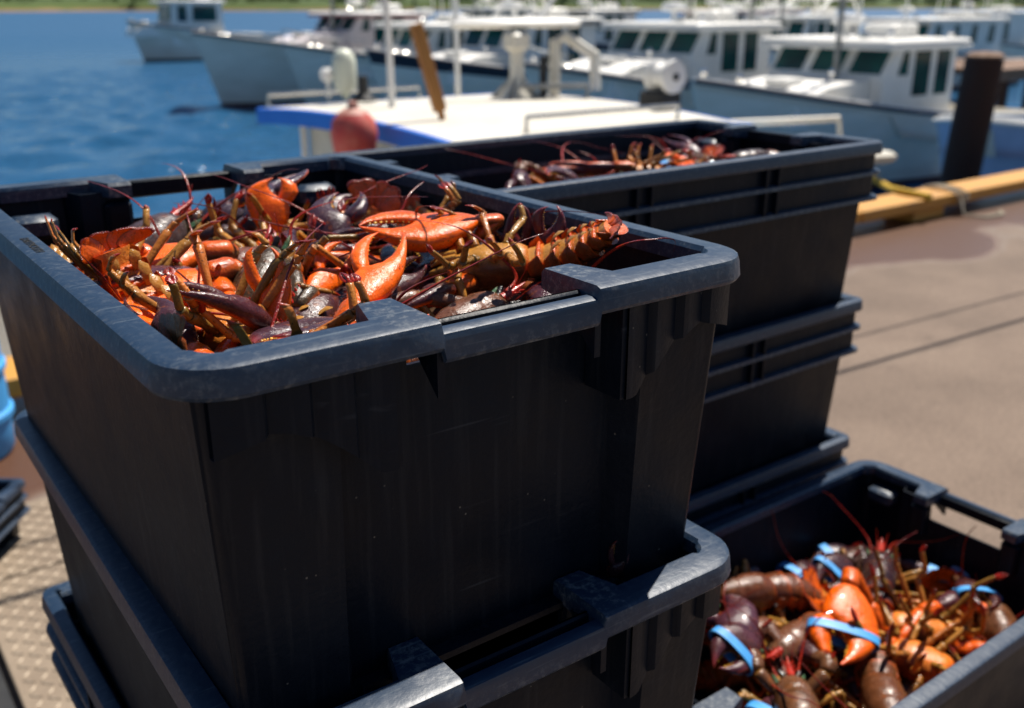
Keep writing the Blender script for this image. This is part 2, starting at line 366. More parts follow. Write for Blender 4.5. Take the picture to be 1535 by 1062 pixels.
# ------------------------------------------------------------------ mesh helpers
class MB:
    """collects geometry for ONE mesh object"""
    def __init__(s):
        s.v = []; s.f = []; s.m = []
    def add(s, verts, faces, mi=0):
        o = len(s.v)
        s.v.extend([tuple(map(float, p)) for p in verts])
        s.f.extend([tuple(i + o for i in f) for f in faces])
        s.m.extend([mi] * len(faces))
    def box(s, c, size, rz=0.0, mi=0, bev=0.0, taper=1.0):
        x, y, z = (q / 2 for q in size)
        if bev <= 0:
            vs_ = [(-x, -y, -z), (x, -y, -z), (x, y, -z), (-x, y, -z), (-x * taper, -y * taper, z), (x * taper, -y * taper, z), (x * taper, y * taper, z), (-x * taper, y * taper, z)]
            fs = [(0, 3, 2, 1), (4, 5, 6, 7), (0, 1, 5, 4), (1, 2, 6, 5), (2, 3, 7, 6), (3, 0, 4, 7)]
        else:
            b_ = min(bev, x * .9, y * .9, z * .9)
            vs_ = []
            rings = [(-z, x - b_, y - b_), (-z + b_, x, y), (z - b_, x, y), (z, x - b_, y - b_)]
            for (zz, xx, yy) in rings:
                cb = b_ if abs(zz) < z - 1e-9 else b_
                vs_ += [(-xx, -yy + cb, zz), (-xx + cb, -yy, zz), (xx - cb, -yy, zz), (xx, -yy + cb, zz), (xx, yy - cb, zz), (xx - cb, yy, zz), (-xx + cb, yy, zz), (-xx, yy - cb, zz)]
            fs = [tuple(range(7, -1, -1)), tuple(range(24, 32))]
            for k in range(3):
                for j in range(8):
                    fs.append((k * 8 + j, k * 8 + (j + 1) % 8, k * 8 + 8 + (j + 1) % 8, k * 8 + 8 + j))
        ca, sa = math.cos(rz), math.sin(rz)
        s.add([(c[0] + p[0] * ca - p[1] * sa, c[1] + p[0] * sa + p[1] * ca, c[2] + p[2]) for p in vs_], fs, mi)
        return s
    def tube(s, pts, r, n=8, mi=0, cap=True):
        pts = [Vector(p) for p in pts]
        rr = r if hasattr(r, '__len__') else [r] * len(pts)
        t0 = (pts[1] - pts[0]).normalized()
        up = Vector((0, 0, 1)) if abs(t0.z) < .9 else Vector((1, 0, 0))
        a = t0.cross(up).normalized()
        vs_ = []
        for i, p in enumerate(pts):
            t = ((pts[min(i + 1, len(pts) - 1)] - pts[max(i - 1, 0)])).normalized()
            a = (a - t * a.dot(t)).normalized()
            b_ = t.cross(a)
            for j in range(n):
                w = 2 * math.pi * j / n
                vs_.append(p + a * (rr[i] * math.cos(w)) + b_ * (rr[i] * math.sin(w)))
        fs = []
        for i in range(len(pts) - 1):
            for j in range(n):
                fs.append((i * n + j, i * n + (j + 1) % n, (i + 1) * n + (j + 1) % n, (i + 1) * n + j))
        if cap:
            fs.append(tuple(range(n - 1, -1, -1)))
            fs.append(tuple(range((len(pts) - 1) * n, len(pts) * n)))
        s.add(vs_, fs, mi)
        return s
    def lathe(s, c, prof, n=16, mi=0, axis='z'):
        vs_ = []
        for (r_, z_) in prof:
            for j in range(n):
                w = 2 * math.pi * j / n
                p = (r_ * math.cos(w), r_ * math.sin(w), z_)
                if axis == 'x': p = (p[2], p[0], p[1])
                if axis == 'y': p = (p[1], p[2], p[0])
                vs_.append((c[0] + p[0], c[1] + p[1], c[2] + p[2]))
        fs = []
        for i in range(len(prof) - 1):
            for j in range(n):
                fs.append((i * n + j, i * n + (j + 1) % n, (i + 1) * n + (j + 1) % n, (i + 1) * n + j))
        fs.append(tuple(range(n - 1, -1, -1)))
        fs.append(tuple(range((len(prof) - 1) * n, len(prof) * n)))
        s.add(vs_, fs, mi)
        return s
    def prism(s, poly, y0, y1, mi=0):
        """polygon in (x,z), extruded along y"""
        n = len(poly)
        s.add([(p[0], y0, p[1]) for p in poly] + [(p[0], y1, p[1]) for p in poly],
              [tuple(range(n)), tuple(range(2 * n - 1, n - 1, -1))] + [(i, n + i, n + (i + 1) % n, (i + 1) % n) for i in range(n)], mi)
        return s
    def build(s, name, mat, parent=None, loc=(0, 0, 0), rz=0.0, smooth=35):
        me = bpy.data.meshes.new(name)
        me.from_pydata(s.v, [], s.f)
        mats = mat if isinstance(mat, (list, tuple)) else [mat]
        for mm in mats:
            me.materials.append(M[mm] if isinstance(mm, str) else mm)
        if len(mats) > 1:
            me.polygons.foreach_set('material_index', s.m)
        me.update()
        if smooth:
            me.shade_smooth()
            try:
                me.set_sharp_from_angle(angle=R(smooth))
            except Exception:
                pass
        return link(name, me, parent, loc, rz)

def link(name, me, parent=None, loc=(0, 0, 0), rz=0.0):
    o = bpy.data.objects.new(name, me)
    col.objects.link(o)
    o.location = loc
    o.rotation_euler = (0, 0, rz)
    if parent is not None:
        o.parent = parent
    return o

def tag(o, label, cat, group=None):
    o['label'] = label; o['category'] = cat
    if group: o['group'] = group
    return o

def thing(name, label, cat, loc=(0, 0, 0), rz=0.0, group=None):
    o = bpy.data.objects.new(name, None)
    o.empty_display_size = 0.1
    col.objects.link(o)
    o.location = loc; o.rotation_euler = (0, 0, rz)
    return tag(o, label, cat, group)

def structure(o):
    o['kind'] = 'structure'
    return o

# ------------------------------------------------------------------ setting: water, wharf, shore
WZ = -1.6
def water_mesh():
    """one sheet: fine real ripples in the harbour, wider and calmer spacing out to the far shore"""
    xs = np.concatenate([np.linspace(-900, -60, 8), np.linspace(-50, -12, 12), np.arange(-10, 34, .19), np.linspace(35, 80, 30), np.linspace(95, 1500, 18)])
    ys = np.concatenate([np.linspace(-400, 0, 5), np.arange(4.4, 62, .19), np.linspace(63, 130, 90), np.linspace(135, 300, 40), np.linspace(320, 1500, 14)])
    X, Y = np.meshgrid(xs, ys)
    rg = np.random.default_rng(3)
    Z = np.zeros_like(X)
    for k in range(46):
        lam = .55 * (7.0 ** rg.random())
        th = rg.normal(0.9, .55)
        kx, ky = math.cos(th) * 2 * np.pi / lam, math.sin(th) * 2 * np.pi / lam
        a = .0115 * lam ** .95
        ph = rg.random() * 6.28
        env = .6 + .4 * np.sin(X * rg.normal() * .12 + Y * rg.normal() * .12 + ph)
        Z += a * env * np.sin(X * kx + Y * ky + ph + .7 * np.sin(X * .31 + Y * .17 + k))
    fx = np.clip((np.minimum(X + 12, 36 - X)) / 3, 0, 1) * np.clip((Y - 3) / 2, 0, 1) * np.clip((64 - Y) / 30, .0, 1)
    Z *= fx
    n, m_ = len(xs), len(ys)
    me = bpy.data.meshes.new('water')
    V = np.stack([X, Y, Z], -1).reshape(-1, 3)
    idx = np.arange(n * m_).reshape(m_, n)
    F = np.stack([idx[:-1, :-1], idx[:-1, 1:], idx[1:, 1:], idx[1:, :-1]], -1).reshape(-1, 4)
    me.vertices.add(len(V)); me.vertices.foreach_set('co', V.ravel())
    me.loops.add(F.size); me.loops.foreach_set('vertex_index', F.ravel())
    me.polygons.add(len(F)); me.polygons.foreach_set('loop_start', np.arange(0, F.size, 4)); 
    me.update(calc_edges=True)
    me.materials.append(M['water']); me.shade_smooth()
    return me
structure(link('water', water_mesh(), None, (0, 0, WZ)))
sb = MB()
sb.add([(-900, -400, 0), (1500, -400, 0), (1500, 1500, 0), (-900, 1500, 0)], [(0, 1, 2, 3)])
structure(sb.build('harbour_bed', 'mud', loc=(0, 0, WZ - 3.5), smooth=0))
KY = 4.18                                   # front of the kerb timber
wb = MB()
wb.box((0, (KY + 0.42 - 30) / 2, -1.0), (120, KY + 0.42 + 30, 2.0))
structure(wb.build('wharf', 'wharf', smooth=0))

rng = random.Random(4)
# far shore: a low red bank with green fields and bushes
def shore():
    nx, ny = 240, 10
    vs_, fs = [], []
    for i in range(nx + 1):
        x = -900 + 2400 * i / nx
        y0 = 540 - (x - 100) * 0.30 * 0 + 22 * math.sin(x * 0.011) + 9 * math.sin(x * 0.043 + 1)
        for j in range(ny + 1):
            t = j / ny
            z = WZ + [0, 1.2, 3.2, 4.4, 5.6, 7.5, 9.5, 12, 14, 16, 18][j] + (0.6 * math.sin(x * 0.07 + j) + 0.5 * math.sin(x * 0.19 + 2 * j)) * (j > 1)
            vs_.append((x, y0 + [0, 2, 4, 7, 30, 60, 100, 150, 210, 280, 360][j], z))
    for i in range(nx):
        for j in range(ny):
            a = i * (ny + 1) + j
            fs.append((a, a + ny + 1, a + ny + 2, a + 1))
    return vs_, fs
m, nt, b = new_mat('shore_land'); M['shore'] = m
v = coords(nt); sx = nd(nt, 'ShaderNodeSeparateXYZ'); nt.links.new(v, sx.inputs[0])
n = nd(nt, 'ShaderNodeTexNoise', i_Scale=0.06, i_Detail=8.0); nt.links.new(v, n.inputs['Vector'])
ad = nd(nt, 'ShaderNodeMath', operation='MULTIPLY_ADD'); nt.links.new(n.outputs[0], ad.inputs[0]); ad.inputs[1].default_value = 3.0; nt.links.new(sx.outputs[2], ad.inputs[2])
mr = nd(nt, 'ShaderNodeMapRange'); mr.inputs['From Min'].default_value = -1.2; mr.inputs['From Max'].default_value = 5.5; nt.links.new(ad.outputs[0], mr.inputs[0])
nt.links.new(ramp(nt, mr.outputs[0], [(0.1, (0.28, 0.15, 0.075)), (0.30, (0.20, 0.13, 0.05)), (0.38, (0.07, 0.10, 0.012)), (0.75, (0.05, 0.085, 0.008)), (1.0, (0.03, 0.06, 0.005))]), b.inputs['Base Color'])
b.inputs['Roughness'].default_value = 0.9
mb = MB(); mb.add(*shore())
structure(mb.build('far_shore', 'shore', smooth=60))

# far belt of bushes and trees on the shore: one mass
M['bush'] = pmat('shore_foliage', (0.040, 0.085, 0.010), (0.014, 0.035, 0.006), 0.05, 0.8)
M['field'] = pmat('shore_grass', (0.14, 0.19, 0.02), (0.09, 0.13, 0.015), 0.05, 0.9)
nr = np.random.default_rng(7)
bv, bf = [], []
for k in range(640):
    x = -420 + 1500 * nr.random(); base = 545 + 22 * math.sin(x * 0.011) + nr.random() ** 2.5 * 110
    h = 2.6 + 5.0 * nr.random() + (5 if nr.random() < .15 else 0); w = h * (0.7 + 0.6 * nr.random())
    z0 = WZ + 3.6 + (base - 545) * 0.05
    for q in range(90):
        d = nr.normal(size=3); d /= np.linalg.norm(d); rr_ = 0.55 + 0.45 * nr.random()
        c = np.array([x, base, z0 + h * .5]) + d * rr_ * np.array([w * .6, w * .6, h * .55])
        a = nr.normal(size=3); a /= np.linalg.norm(a); e = np.cross(a, nr.normal(size=3)); e /= np.linalg.norm(e)
        sz = 0.35 + 0.5 * nr.random(); o = len(bv)
        bv += [tuple(c + a * sz), tuple(c - a * sz * .5 + e * sz * .8), tuple(c - a * sz * .5 - e * sz * .8)]
        bf.append((o, o + 1, o + 2))
mb = MB(); mb.add(bv, bf)
o = mb.build('shore_bushes', 'bush', smooth=0)
tag(o, 'far belt of green bushes and trees along the opposite shore', 'bushes'); o['kind'] = 'stuff'

def catm(pts, k=6):
    pts = np.asarray(pts, float)
    P = np.vstack([2 * pts[0] - pts[1], pts, 2 * pts[-1] - pts[-2]]); out = []
    for i in range(1, len(P) - 2):
        for t in np.linspace(0, 1, k, endpoint=False):
            a, b_, c, d = P[i - 1], P[i], P[i + 1], P[i + 2]
            out.append(.5 * ((2 * b_) + (-a + c) * t + (2 * a - 5 * b_ + 4 * c - d) * t * t + (-a + 3 * b_ - 3 * c + d) * t ** 3))
    return out + [P[-2]]

# kerb: yellow timbers raised on blocks along the wharf edge
def kerb():
    t = thing('kerb_timber', 'yellow painted timber kerb raised on blocks along the wharf edge', 'kerb', (0, KY + 0.16, 0))
    x = -6.0
    lens = [3.9, 4.3, 4.1, 4.2, 4.4, 4.0, 4.3, 4.1]
    for i, l in enumerate(lens):
        mb = MB(); mb.box((x + l / 2, rng.uniform(-.006, .006), 0.135), (l - 0.015, 0.30, 0.09), bev=0.008)
        mb.build('beam', 'kerb', t)
        for q in (0.22, 0.78):
            bb = MB(); bb.box((x + l * q, 0.0, 0.044), (0.42, 0.26, 0.084), bev=0.006)
            bb.build('block', 'kerb', t)
        x += l
kerb()
mb = MB()
for k in range(3):
    pts = []
    for i in range(25):
        a = 2 * math.pi * i / 24
        pts.append((7.55 + 0.05 * k + 0.02 * math.sin(a * 2 + k), KY + 0.16 + 0.185 * math.cos(a), 0.135 + 0.075 * math.sin(a)))
    mb.tube(pts, 0.012, 6)
mb.tube([(7.55, KY - 0.03, 0.14), (7.5, KY - 0.1, 0.03), (7.62, KY - 0.22, 0.014), (7.85, KY - 0.24, 0.014), (7.95, KY - 0.15, 0.014)], 0.012, 6)
tag(mb.build('rope_lashing', 'ropew'), 'pale rope lashed round the yellow kerb timber', 'rope')
mb = MB()
pts = []
pts = [Vector(p) for p in catm([(7.12, KY - 0.02, 0.195), (7.16, KY + 0.30, 0.20), (7.55, 4.80, 0.135), (8.0, 5.35, 0.13), (8.0, 6.2, 0.30), (7.85, 6.45, 0.36)])]
mb.tube(pts, 0.03, 8)
tag(mb.build('mooring_rope', 'rope'), 'thick yellow mooring rope running from the kerb to the bow of the blue-edged boat', 'rope')

# tread plate lying on the wharf, raised lugs as geometry
def tread_plate():
    x0_, x1_, y0_, y1_ = 0.215, 1.35, 0.45, 3.32
    t = structure(bpy.data.objects.new('tread_plate', None)); col.objects.link(t)
    for (ya_, yb_) in ((y0_, 2.85), (2.862, y1_)):
        mb = MB(); mb.box(((x0_ + x1_) / 2, (ya_ + yb_) / 2, 0.02), (x1_ - x0_, yb_ - ya_, 0.03), bev=0.003)
        mb.build('steel_sheet', 'plate', t)
    lg = MB(); lug_me = None
    p = 0.034
    for i in range(int((x1_ - x0_) / p) - 1):
        for j in range(int((y1_ - y0_) / p) - 1):
            x, y = x0_ + p * (i + .9), y0_ + p * (j + .9)
            if x > 1.0 or y < 1.4: continue
            a = R(45) if (i + j) % 2 else R(-45)
            ca, sa = math.cos(a), math.sin(a)
            l, w = 0.0185, 0.0052
            q = [(-l, 0, 0), (0, -w, 0), (l, 0, 0), (0, w, 0), (-l * .75, 0, .0032), (l * .75, 0, .0032)]
            fq = [(0, 1, 4), (1, 5, 4), (1, 2, 5), (2, 3, 5), (3, 4, 5), (3, 0, 4)]
            if x < 0.44 and y > 2.0:            # the lugs in view: one object each, sharing a mesh
                if lug_me is None:
                    lug_me = bpy.data.meshes.new('tread_lug'); lug_me.from_pydata(q, [], fq); lug_me.materials.append(M['lug'])
                link('tread_lug', lug_me, t, (x, y, 0.035), a)
                continue
            lg.add([(x + u * ca - v_ * sa, y + u * sa + v_ * ca, 0.035 + z) for u, v_, z in q], fq)
    o = lg.build('tread_lugs', 'lug', t, smooth=0); o['kind'] = 'stuff'
tread_plate()

# ------------------------------------------------------------------ crates
def stations(W, L, cr, hx, tabw, seg=7):
    """closed path round a crate seen from above, as (side, u) stations: position, outward normal, zone"""
    out = []
    hw, hl = W / 2, L / 2
    def end(sgn):
        xs = [-(hw - cr), -(hx + tabw + .012), -(hx + tabw), -(hx + .002), -hx, 0.0, hx, hx + .002, hx + tabw, hx + tabw + .012, hw - cr]
        zs = ['r', 'r', 't', 't', 'h', 'h', 'h', 't', 't', 'r', 'r']
        if sgn > 0: xs = [-q for q in xs]
        return [((x, sgn * hl), (0, sgn), z) for x, z in zip(xs, zs)]
    def corner(cx, cy, a0):
        r_ = []
        for k in range(1, seg):
            a = a0 + R(90) * k / seg
            r_.append(((cx + cr * math.cos(a), cy + cr * math.sin(a)), (math.cos(a), math.sin(a)), 'c'))
        return r_
    def side(sgn):
        ys = [-(hl - cr), -(hl - cr) * .5, 0, (hl - cr) * .5, hl - cr]
        if sgn < 0: ys = [-q for q in ys]
        return [((sgn * hw, y), (sgn, 0), 's') for y in ys]
    out += end(-1)
    out += corner(hw - cr, -(hl - cr), R(-90))
    out += side(1)
    out += corner(hw - cr, hl - cr, 0)
    out += end(1)
    out += corner(-(hw - cr), hl - cr, R(90))
    out += side(-1)
    out += corner(-(hw - cr), -(hl - cr), R(180))
    return out

def sweep(st, prof_fn, closed_profile=True):
    rings = [prof_fn(*s_) for s_ in st]
    n = len(rings[0]); N = len(rings)
    vs_ = [p for r_ in rings for p in r_]
    fs = []
    for i in range(N):
        a, b_ = i * n, ((i + 1) % N) * n
        for j in range(n if closed_profile else n - 1):
            k = (j + 1) % n
            fs.append((a + j, b_ + j, b_ + k, a + k))
    return vs_, fs

CRATE_CACHE = {}
def crate_meshes(W, L, H, style):
    key = (W, L, H, style)
    if key in CRATE_CACHE: return CRATE_CACHE[key]
    hx, tabw, cr = 0.068, 0.028, 0.045
    if style == 'ribbed': cr = 0.022
    parts = []
    st = stations(W, L, cr, hx, tabw)
    tw = 0.020 if style == 'ribbed' else 0.026
    # rim
    def rim(p, nrm, zone):
        px, py = p; nx, ny = nrm
        inn = {'r': 0.034, 't': 0.072, 'h': 0.016, 's': tw, 'c': 0.030}[zone]
        dz = -0.008 if zone == 'h' else 0.0
        low = -0.0215 if zone != 'h' else -0.030
        lip = 0.0
        pr = [(inn, -0.017), (inn, -0.004), (inn - .0035, 0), (0.006, 0), (0.0015, -0.0018), (0.0, -0.006), (-0.0015 + lip, low + .003), (0.0005, low), (0.0045, low), (0.006, low + .004), (0.007, -0.016), (inn - .004 if inn > .02 else .011, -0.016)]
        return [(px - nx * d, py - ny * d, H + z + (dz if z > -0.0185 else 0)) for d, z in pr]
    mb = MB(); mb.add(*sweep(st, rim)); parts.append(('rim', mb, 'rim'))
    # inner lip of the two handle bars and the webs under their ends
    for sg in (-1, 1):
        mb = MB()
        y = sg * (L / 2 - 0.0245)
        mb.box((0, y, H - 0.0175), (2 * hx + .004, 0.006, 0.021), bev=0.002)
        mb.box((0, sg * (L / 2 - 0.0155), H - 0.0255), (2 * hx + .004, 0.013, 0.004))
        parts.append(('handle_bar', mb, 'crate'))
    # walls and floor
    b_in = 0.037 if style != 'fluted_deep' else 0.058
    if style == 'fluted_deep': style = 'fluted'
    def wall(p, nrm, zone):
        px, py = p; nx, ny = nrm
        t_in = {'r': 0.016, 't': 0.050, 'h': 0.050, 's': 0.013, 'c': 0.015}[zone]
        bi = b_in + (0.020 if zone in 'ht' else 0.0)
        top = H - 0.012 if zone != 'h' else H - 0.047
        th = 0.0045
        pr = [(bi, 0.0), (bi - .004, 0.006), (t_in + (0.004 if zone not in 'ht' else .002), top - .004), (t_in + .003, top), (t_in + th + .002, top), (t_in + th + .003, top - .004), (bi + th, 0.008), (bi + th, 0.001)]
        rc = min(cr, 0.024)
        if zone == 'r' and abs(px) > W / 2 - rc - 1e-6:
            return [(px - math.copysign(d - min(d, rc - .010), px), py - ny * d, z) for d, z in pr]
        if zone == 's' and abs(py) > L / 2 - rc - 1e-6:
            return [(px - nx * d, py - math.copysign(d - min(d, rc - .010), py), z) for d, z in pr]
        if zone == 'c':
            cx_, cy_ = px - nx * rc, py - ny * rc
            out = []
            for d, z in pr:
                k = min(d, rc - .010)
                out.append((cx_ - math.copysign(d - k, cx_) + nx * (rc - k), cy_ - math.copysign(d - k, cy_) + ny * (rc - k), z))
            return out
        return [(px - nx * d, py - ny * d, z) for d, z in pr]
    mb = MB()
    # walls in the tab zone follow the deeper pocket at the tab edges
    st2 = stations(W, L, min(cr, 0.024), hx, 0.058)
    mb.add(*sweep(st2, wall))
    mb.box((0, 0, 0.0045), (W - 2 * b_in - .004, L - 2 * b_in - .004, 0.006))
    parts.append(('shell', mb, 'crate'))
    # tab posts: blocks dropping down inside beside each handle opening
    for sg in (-1, 1):
        for sx_ in (-1, 1):
            mb = MB()
            y0_, y1_ = L / 2 - 0.070, L / 2 - 0.054
            mb.box((sx_ * (hx + tabw / 2 + .004), sg * (y0_ + y1_) / 2, H - 0.0525), (tabw + .004, y1_ - y0_, 0.061), bev=0.005)
            parts.append(('handle_post', mb, 'crate'))
            mb = MB()     # stacking pad near the corner
            mb.box((sx_ * (W / 2 - 0.072), sg * (L / 2 - 0.042), H - 0.046), (0.052, 0.034, 0.028), bev=0.006)
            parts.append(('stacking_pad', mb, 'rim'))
    if style == 'fluted':
        for sg in (-1, 1):
            for sx_ in (-1, 1):
                mb = MB()
                xa, xb = hx + 0.036, W / 2 - 0.0235
                n = 28
                fr, bk = [], []
                for i in range(n + 1):
                    t = i / n
                    x = xa + (xb - xa) * t
                    ph = (t * 4.0) % 1.0
                    d = 0.0050 + 0.0075 * (ph ** 1.6) if t < 0.999 else 0.0125
                    zb = H - 0.100 + (0.047 * math.sin(min(1, max(0, (t - .10) / .62)) * math.pi / 2) ** 1.0 if t > .1 else 0) - (0.010 * max(0, (t - .72) / .28) ** 1.3)
                    fr.append((x, d, zb))
                    bk.append((x, 0.020, zb))
                vs_ = []
                for (x, d, zb) in fr: vs_ += [(sx_ * x, sg * (L / 2 - d), H - 0.018), (sx_ * x, sg * (L / 2 - d), zb)]
                for (x, d, zb) in bk: vs_ += [(sx_ * x, sg * (L / 2 - d), H - 0.018), (sx_ * x, sg * (L / 2 - d), zb)]
                fs = []
                o2 = 2 * (n + 1)
                for i in range(n):
                    a = 2 * i
                    fs += [(a, a + 2, a + 3, a + 1), (o2 + a, o2 + a + 1, o2 + a + 3, o2 + a + 2), (a + 1, a + 3, o2 + a + 3, o2 + a + 1)]
                mb.add(vs_, fs)
                # return wall of the flute box towards the recessed middle
                mb.box((sx_ * (xa - .002), sg * (L / 2 - 0.029), H - 0.062), (0.005, 0.043, 0.076))
                parts.append(('fluted_panel', mb, 'crate'))
                mb = MB()
                xx = sx_ * (hx + .002)
                mb.add([(xx - .003, sg * (L / 2 - .003), H - .017), (xx - .003, sg * (L / 2 - .045), H - .017), (xx - .003, sg * (L / 2 - .003), H - .056), (xx + .003, sg * (L / 2 - .003), H - .017), (xx + .003, sg * (L / 2 - .045), H - .017), (xx + .003, sg * (L / 2 - .003), H - .056)],
                       [(0, 1, 2), (3, 5, 4), (0, 2, 5, 3), (1, 4, 5, 2), (0, 3, 4, 1)])
                parts.append(('web', mb, 'crate'))
    else:
        # skirt with two ledges and upright ribs on the long sides and the ends
        for lev in (0.052, 0.098):
            mb = MB()
            def ledge(p, nrm, zone, lev=lev):
                px, py = p; nx, ny = nrm
                pr = [(-0.001, H - lev), (-0.002, H - lev - .006), (0.026, H - lev - .008), (0.026, H - lev + .002), (0.004, H - lev + .002)]
                return [(px - nx * d, py - ny * d, z) for d, z in pr]
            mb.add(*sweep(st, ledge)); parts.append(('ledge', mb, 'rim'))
        mb = MB()
        def skirt(p, nrm, zone):
            px, py = p; nx, ny = nrm
            pr = [(0.010, H - .02), (0.010, H - .1), (0.014, H - .1), (0.014, H - .02)]
            return [(px - nx * d, py - ny * d, z) for d, z in pr]
        mb.add(*sweep(st, skirt)); parts.append(('skirt', mb, 'crate'))
        for sx_ in (-1, 1):
            for yy in (-0.143, 0.143):
                for dy in (-0.015, 0.015):
                    mb = MB(); mb.box((sx_ * (W / 2 - .006), yy + dy, H - 0.06), (0.012, 0.004, 0.079)); parts.append(('upright_rib', mb, 'crate'))
    res = []
    for nm, mb, mt in parts:
        me = bpy.data.meshes.new(nm)
        me.from_pydata(mb.v, [], mb.f)
        me.materials.append(M[mt])
        import bmesh
        bm = bmesh.new(); bm.from_mesh(me); bmesh.ops.recalc_face_normals(bm, faces=bm.faces); bm.to_mesh(me); bm.free()
        me.shade_smooth(); me.set_sharp_from_angle(angle=R(38))
        res.append((nm, me))
    CRATE_CACHE[key] = res
    return res

def crate(label, x, y, zrim, rz, W, L, style, group, H=0.30):
    t = thing('lobster_crate', label, 'crate', (x, y, zrim - H), rz, group)
    for nm, me in crate_meshes(W, L, H, style):
        link(nm, me, t)
    return t

RZ = 1.4034                     # rim height of the main crate
CX0, CX1, CY0, CL = 0.152, 0.652, 0.5243, 0.75
MX, MY = (CX0 + CX1) / 2, CY0 + CL / 2
SP = (RZ - 0.30) / 4
GM = 'crates in the stack heaped with unbanded lobsters'
main_crate = crate('worn dark blue plastic crate heaped to the rim with orange lobsters, topmost of its stack', MX, MY, RZ, 0, .5, CL, 'fluted', GM)
crate('fluted dark plastic crate directly under the heaped crate, its corner rim scuffed pale', MX + .006, MY - .008, RZ - SP, R(-0.8), .488, CL + .02, 'fluted', GM)
crate('ribbed dark plastic crate third from the top below the heaped crate', MX + .022, MY + .03, RZ - 2 * SP, R(0.6), .5, CL + .02, 'ribbed', GM)
crate('dark crate second from the ground in the stack under the heaped crate', MX + .005, MY + .03, RZ - 3 * SP, R(-0.4), .5, CL, 'fluted', GM)
crate('dark crate standing on the ground at the foot of the heaped stack', MX, MY + .02, RZ - 4 * SP, 0, .5, CL, 'fluted', GM)

BZ = 1.372
BL_, BW_ = 0.90, 0.455
BX, BY = 0.700 + BL_ / 2, 1.03 + BW_ / 2
SPB = (BZ - 0.30) / 4 + 0.0
SPB = 0.296
GB = 'crates in the stack with ribbed sides'
crate('long black ribbed crate holding a few dark lobsters, topmost of its stack', BX, BY, BZ, R(90), BW_, BL_, 'ribbed', GB, H=0.32)
crate('black ribbed crate second in the stack, below the one with few lobsters', BX + .008, BY + .004, BZ - SPB, R(90.5), BW_, BL_, 'ribbed', GB, H=0.32)
crate('black ribbed crate third in the tall stack, its rim level with the banded lobsters crate', BX + .022, BY + .008, BZ - 2 * SPB + .008, R(89.8), BW_, BL_, 'ribbed', GB, H=0.32)
crate('black ribbed crate fourth in the tall stack, behind the crate of banded lobsters', BX - .01, BY + .01, BZ - 3 * SPB, R(90), BW_, BL_, 'ribbed', GB, H=0.32)
mb = MB()
PT = BZ - 3 * SPB - 0.32
t = thing('wooden_pallet', 'low wooden pallet under the tall stack of ribbed crates', 'pallet', (BX, BY, 0))
for k in range(7):
    q = MB(); q.box((-0.44 + 0.147 * k, 0, PT - 0.012), (0.1, 0.5, 0.022)); q.build('slat', 'dockwood', t)
for k in (-1, 0, 1):
    q = MB(); q.box((0, k * 0.2, (PT - 0.024) / 2), (0.98, 0.06, PT - 0.025)); q.build('runner', 'dockwood', t)

QZ = 0.752
QX0, QX1, QY0, QY1 = 0.80, 1.635, 0.52, 1.012
QX, QY = (QX0 + QX1) / 2, (QY0 + QY1) / 2
GQ = 'crates in the low stack beside the ribbed stack'
crate('black crate holding lobsters with blue bands on their claws', QX, QY, QZ, R(90), QY1 - QY0, QX1 - QX0, 'fluted', GQ)
crate('black crate directly under the crate of blue banded lobsters', QX, QY, QZ - .276, R(90), QY1 - QY0, QX1 - QX0, 'fluted', GQ)
q = MB(); q.box((QX, QY, (QZ - .276 - .30) / 2), (0.8, 0.46, QZ - .276 - .301), bev=0.01)
tag(q.build('timber_block', 'dockwood'), 'low timber block carrying the crates of banded lobsters', 'block')

# embossed maker's line on the main crate's left rim
def rim_print(txt, size, x, y, rz):
    cu = bpy.data.curves.new('print', 'FONT'); cu.body = txt; cu.size = size; cu.extrude = 0.00015; cu.align_x = 'CENTER'
    o = bpy.data.objects.new('tmp_print', cu); col.objects.link(o)
    dg = bpy.context.evaluated_depsgraph_get(); me = bpy.data.meshes.new_from_object(o.evaluated_get(dg))
    bpy.data.objects.remove(o); me.materials.clear(); me.materials.append(M['print'])
    p = link('moulded_lettering', me, main_crate, (x - MX, y - MY, 0.3004), rz)
rim_print('DARTMOUTH', 0.0105, CX0 + 0.0085, 0.920, R(-90))

# ------------------------------------------------------------------ lobsters
DARK = np.array([0.022, 0.014, 0.016]); PURP = np.array([0.050, 0.028, 0.045]); OLIVE = np.array([0.105, 0.070, 0.014])
ORNG = np.array([0.88, 0.125, 0.004]); RED = np.array([0.42, 0.022, 0.010]); TAN = np.array([0.44, 0.20, 0.035]); YEL = np.array([0.60, 0.30, 0.035])
GRN = np.array([0.03, 0.075, 0.035])

